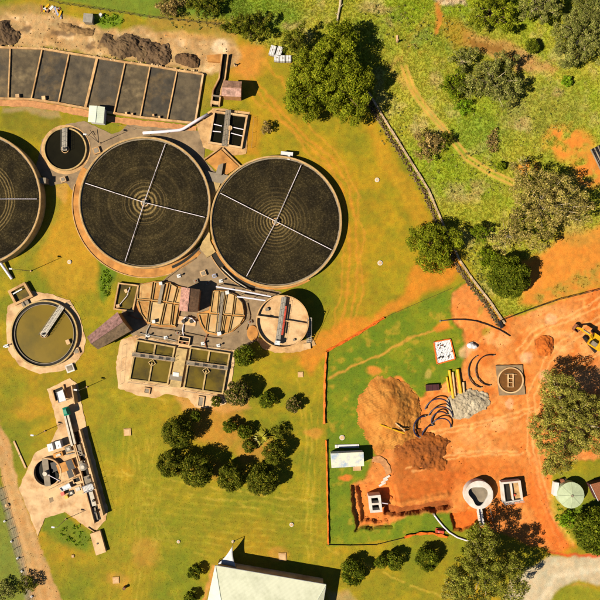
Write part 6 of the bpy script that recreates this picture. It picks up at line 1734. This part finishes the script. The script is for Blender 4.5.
G1 = 'round dark trees of the garden'
tree('dark round tree at the top left of the garden cluster', 178, 432, 17, 3.2, 'round', 'dark', group=G1)
tree('small shrub touching the top left garden tree', 196, 416.5, 6, 2.2, 'round', 'deep', 'shrub', 'shrub', group=G1)
tree('dark round tree at the far left of the garden bottom row', 171.5, 464, 15, 3.0, 'round', 'dark', group=G1)
tree('largest dark round tree second in the garden bottom row', 197, 470, 18, 3.4, 'round', 'dark', group=G1)
tree('dark round tree third in the garden bottom row', 231, 477.5, 15, 3.0, 'round', 'dark', group=G1)
tree('dark round tree at the right end of the garden bottom row', 262, 480, 17, 3.2, 'round', 'dark', group=G1)
tree('round tree just right of the spiky plant in the garden', 273.5, 453, 12.5, 2.8, 'round', 'dark', group=G1)
tree('round mid green tree beside the tall round tank', 245, 355.5, 12, 3.2, 'round', 'deep')
tree('pink flowering round tree right of the right settling tank', 237.5, 393.5, 14, 3.0, 'round', 'flower')
tree('tiny round shrub below the right settling tank corner', 216, 401.5, 6, 1.2, 'round', 'dark', 'shrub', 'shrub')
tree('small round shrub right of the flowering tree', 267.5, 400, 9.5, 1.6, 'round', 'deep', 'shrub', 'shrub')
tree('small pinkish shrub on the lawn below the tall round tank', 293.5, 405, 8.5, 1.6, 'round', 'flower', 'shrub', 'shrub')
tree('upper left shrub of the three beside the spiky plant', 230, 426, 8, 1.5, 'round', 'deep', 'shrub', 'shrub')
tree('middle shrub of the three beside the spiky plant', 245, 431.5, 8, 1.6, 'round', 'deep', 'shrub', 'shrub')
tree('lowest shrub of the three beside the spiky plant', 249, 446, 7.5, 1.6, 'round', 'dark', 'shrub', 'shrub')
tree('dark flat shrub at the right of the spiky plant', 278, 432, 8, 1.6, 'open', 'dark', 'shrub', 'shrub')
tree('round shrub left of the large shed', 194.5, 573, 8, 1.4, 'round', 'deep', 'shrub', 'shrub')
tree('round shrub cut by the bottom edge beside the large shed', 190, 598, 7, 1.3, 'round', 'deep', 'shrub', 'shrub')
tree('round dark tree right of the large shed', 353, 572, 14, 2.2, 'round', 'deep')
tree('smaller of two touching round shrubs below the site', 381, 562.5, 7.5, 1.4, 'round', 'deep', 'shrub', 'shrub')
tree('larger of two touching round shrubs below the site', 396, 560.5, 10.5, 1.7, 'round', 'deep', 'shrub', 'shrub')
tree('round dark tree below the red site barrier', 427, 559, 13, 2.0, 'round', 'deep')
tree('dead brown bush on the lawn right of the dosing chamber', 267, 128, 6.5, 1.4, 'open', 'dry', 'shrub', 'shrub')
tree('dense domed bright green tree at the end of the rubble row', 509, 277, 22.5, 3.6, 'round', 'deep', leaf=.22)
tree('dark green tree at the right edge below the water tank', 597, 530, 25, 3.2, 'round', 'deep', leaf=.26)
# spiky plant
t = thing('yucca', 'spiky pale yellow green plant in the middle of the garden', 'plant', P(262, 437))
for k in range(34):
    a = k * 2.4; L = random.uniform(1.4, 2.5); el = random.uniform(.15, .9)
    q = P(262, 437)
    p0 = Vector((q[0], q[1], .6)); d = Vector((math.cos(a), math.sin(a), 0)); n = Vector((-math.sin(a), math.cos(a), 0))
    p1 = p0 + d * L * .55 + Vector((0, 0, L * el)); p2 = p0 + d * L + Vector((0, 0, L * el * .8))
    MB().add([p0 - n * .07, p0 + n * .07, p1 + n * .12, p1 - n * .12, p2], [(0, 1, 2, 3), (3, 2, 4)]).build('leaf', M['yucca'] if 'yucca' in M else M.setdefault('yucca', material('yucca_leaf', C(176, 168, 58), rough=.5, var=.2, bump=0)), t)
MB().cyl(P(262, 437), .2, -.1, .7, 8).build('stem', M['bark'], t)

# big trees
tree('huge clumpy green tree in the middle of the top', 331, 76, 46, 5.5, 'open', 'olive', elong=.98, dens=8, leaf=.24, thick=.62, clump=1.5)
tree('dark tree left of the huge green tree', 298, 41, 16, 4.0, 'open', 'dark', dens=9)
tree('clumpy lower left part tree under the huge green tree', 306, 104, 17, 3.8, 'open', 'olive', dens=9, clump=1.3)
tree('wide dark bush at the top left of the five white tanks', 250, 26, 19, 2.2, 'open', 'dark', 'shrub', 'shrub', elong=1.3, dens=10)
tree('dark bush cut by the top edge', 205, 3, 17, 2.0, 'open', 'dark', 'shrub', 'shrub', elong=1.25, dens=9)
tree('dry brown bush at the top edge left of the dark bush', 170, 6, 14, 1.8, 'open', 'dry', 'shrub', 'shrub', elong=1.2)
tree('broad clumpy olive green tree on the rubble row', 433, 247, 27, 4.5, 'open', 'olive', dens=9, clump=1.35)
tree('dark leafy tree just right of the broad olive tree', 480, 233, 11, 2.4, 'open', 'lush', dens=9)
tree('small leafy bush above the domed green tree', 488, 258, 12, 1.8, 'open', 'lush', 'shrub', 'shrub')
tree('big sparse pale gum tree in the right field', 543, 206, 43, 6.5, 'open', 'pale', dens=5.4, leaf=.22, gap=.2, thick=.5)
tree('small sparse pale gum beside the field track', 508, 236, 18, 3.5, 'open', 'pale', dens=4.6, gap=.35)
tree('large gum tree right of the construction site', 572, 423, 47, 6.5, 'open', 'gum', dens=8, leaf=.19, thick=.52, gap=-.1, clump=1.05)
tree('gum tree below the round white tank at the bottom', 487, 572, 42, 7.5, 'open', 'gum2', dens=8, leaf=.19, thick=.52, gap=-.02, clump=1.0)
tree('grey green tree at the top right corner edge', 589, 33, 40, 5.5, 'open', 'sage', dens=9, leaf=.2, thick=.55)
tree('clumpy olive tree at the top edge near the brown gully', 492, 10, 25, 4.5, 'open', 'olive', dens=8)
tree('grey green tree at the top edge left of the corner tree', 540, 2, 24, 5.0, 'open', 'sage', dens=8)
tree('grey sparse tree in the upper right field', 494, 80, 30, 3.8, 'open', 'sage', dens=7, gap=.12, elong=1.1, thick=.5)
tree('bright green bush left of the grey sparse tree', 454, 85, 15, 2.4, 'open', 'lush', 'shrub', 'shrub', dens=8, elong=.85)
tree('small bright bush below the grey sparse tree', 463, 107, 8, 1.4, 'open', 'bright', 'shrub', 'shrub')
tree('silvery bush above the bright green bush', 463, 60, 14, 2.0, 'open', 'sage', 'shrub', 'shrub')
tree('small round dark shrub below the top edge trees', 532, 46, 8, 1.6, 'round', 'deep', 'shrub', 'shrub')
tree('tiny green shrub under the corner tree', 567, 81, 6, 1.0, 'round', 'bright', 'shrub', 'shrub')
tree('tiny green shrub beside the field track end', 501, 166, 5, .9, 'round', 'lush', 'shrub', 'shrub')
tree('brown dry tree beside the rubble row and field track', 428, 146, 17, 2.8, 'open', 'dry', dens=6, gap=.15)
tree('little bush beside the brown dry tree', 447, 139, 8, 1.6, 'open', 'dark', 'shrub', 'shrub')
tree('dark roadside bush beside the west dirt road', 27, 583, 10, 1.4, 'open', 'dark', 'shrub', 'shrub')
tree('low pale bush in the lower left verge', 6, 590, 10, 1.0, 'open', 'sage', 'shrub', 'shrub')
tree('small yellow green gum sapling below the haul road', 547, 468, 8, 1.6, 'open', 'gum', 'shrub', 'shrub')
tree('low green bush at the left of the water tank dark tree', 566, 520, 9, 1.2, 'open', 'bright', 'shrub', 'shrub')
tree('low bush beside the curved white pipe', 472, 534, 8, 1.2, 'open', 'olive', 'shrub', 'shrub')
tree('bushy gum at the left of the bottom gum tree', 455, 588, 16, 3.0, 'open', 'gum', 'tree', 'tree', dens=7)
# dead branches in the field
t = thing('dead_branch', 'bare forked dead branch in the field above the pale gum', 'branch', P(523, 168))
for k, pl in enumerate(([(527, 175, .1), (524, 169, .5), (519, 163, .9), (516, 159, .7)], [(524, 169, .5), (525, 162, .9), (529, 157, .8)], [(519, 163, .9), (520, 157, .8)], [(525, 162, .9), (522, 157, 1.0)])):
    MB().tube([(*P(a, b), c_) for a, b, c_ in pl], .1 if k == 0 else .06, 5, .03).build('bough', M['gum_bark'], t)
tree('heap of grey brown dead brush in the field below the corner trees', 492, 142, 9, .5, 'open', 'dry', 'brush_heap', 'brush', elong=.7, dens=5, thick=.4)
# weeds: low leafy ground cover where the photo is lush
def weeds(name, label, spots, pal, n, seed, lo=.15, hi=.5):
    g = np.random.default_rng(seed); lob = []
    for (x, y, rx, ry, k) in spots:
        for i in range(k):
            a = g.uniform(0, 6.283); s = math.sqrt(g.random())
            q = g.uniform(lo, hi); wx, wy = P(x + rx * s * math.cos(a), y + ry * s * math.sin(a))
            lob.append((wx, wy, q * .3, q, q * .55))
    V, Fq, Cc = leaf_cloud(lob, .15, n, PAL[pal], seed)
    tag(np_mesh(name, V, Fq, M['leaf'], None, Cc), label, 'weeds', kind='stuff')
weeds('weeds', 'lush green weeds at the court corner, the chamber and the yard edge', [(106, 283, 6, 14, 60), (110, 20, 13, 6, 50), (76, 535, 16, 12, 40), (575, 520, 14, 14, 50), (560, 515, 5, 12, 20)], 'bright', 8, 3)
weeds('field_brush', 'low straw and sage brush over the field', [(392, 120, 14, 30, 40), (470, 175, 40, 22, 60), (520, 110, 50, 40, 70), (400, 25, 50, 25, 80), (460, 25, 16, 25, 20), (480, 285, 10, 16, 40), (478, 255, 12, 14, 40), (200, 22, 40, 8, 60)], 'sage', 6, 4, .12, .45)
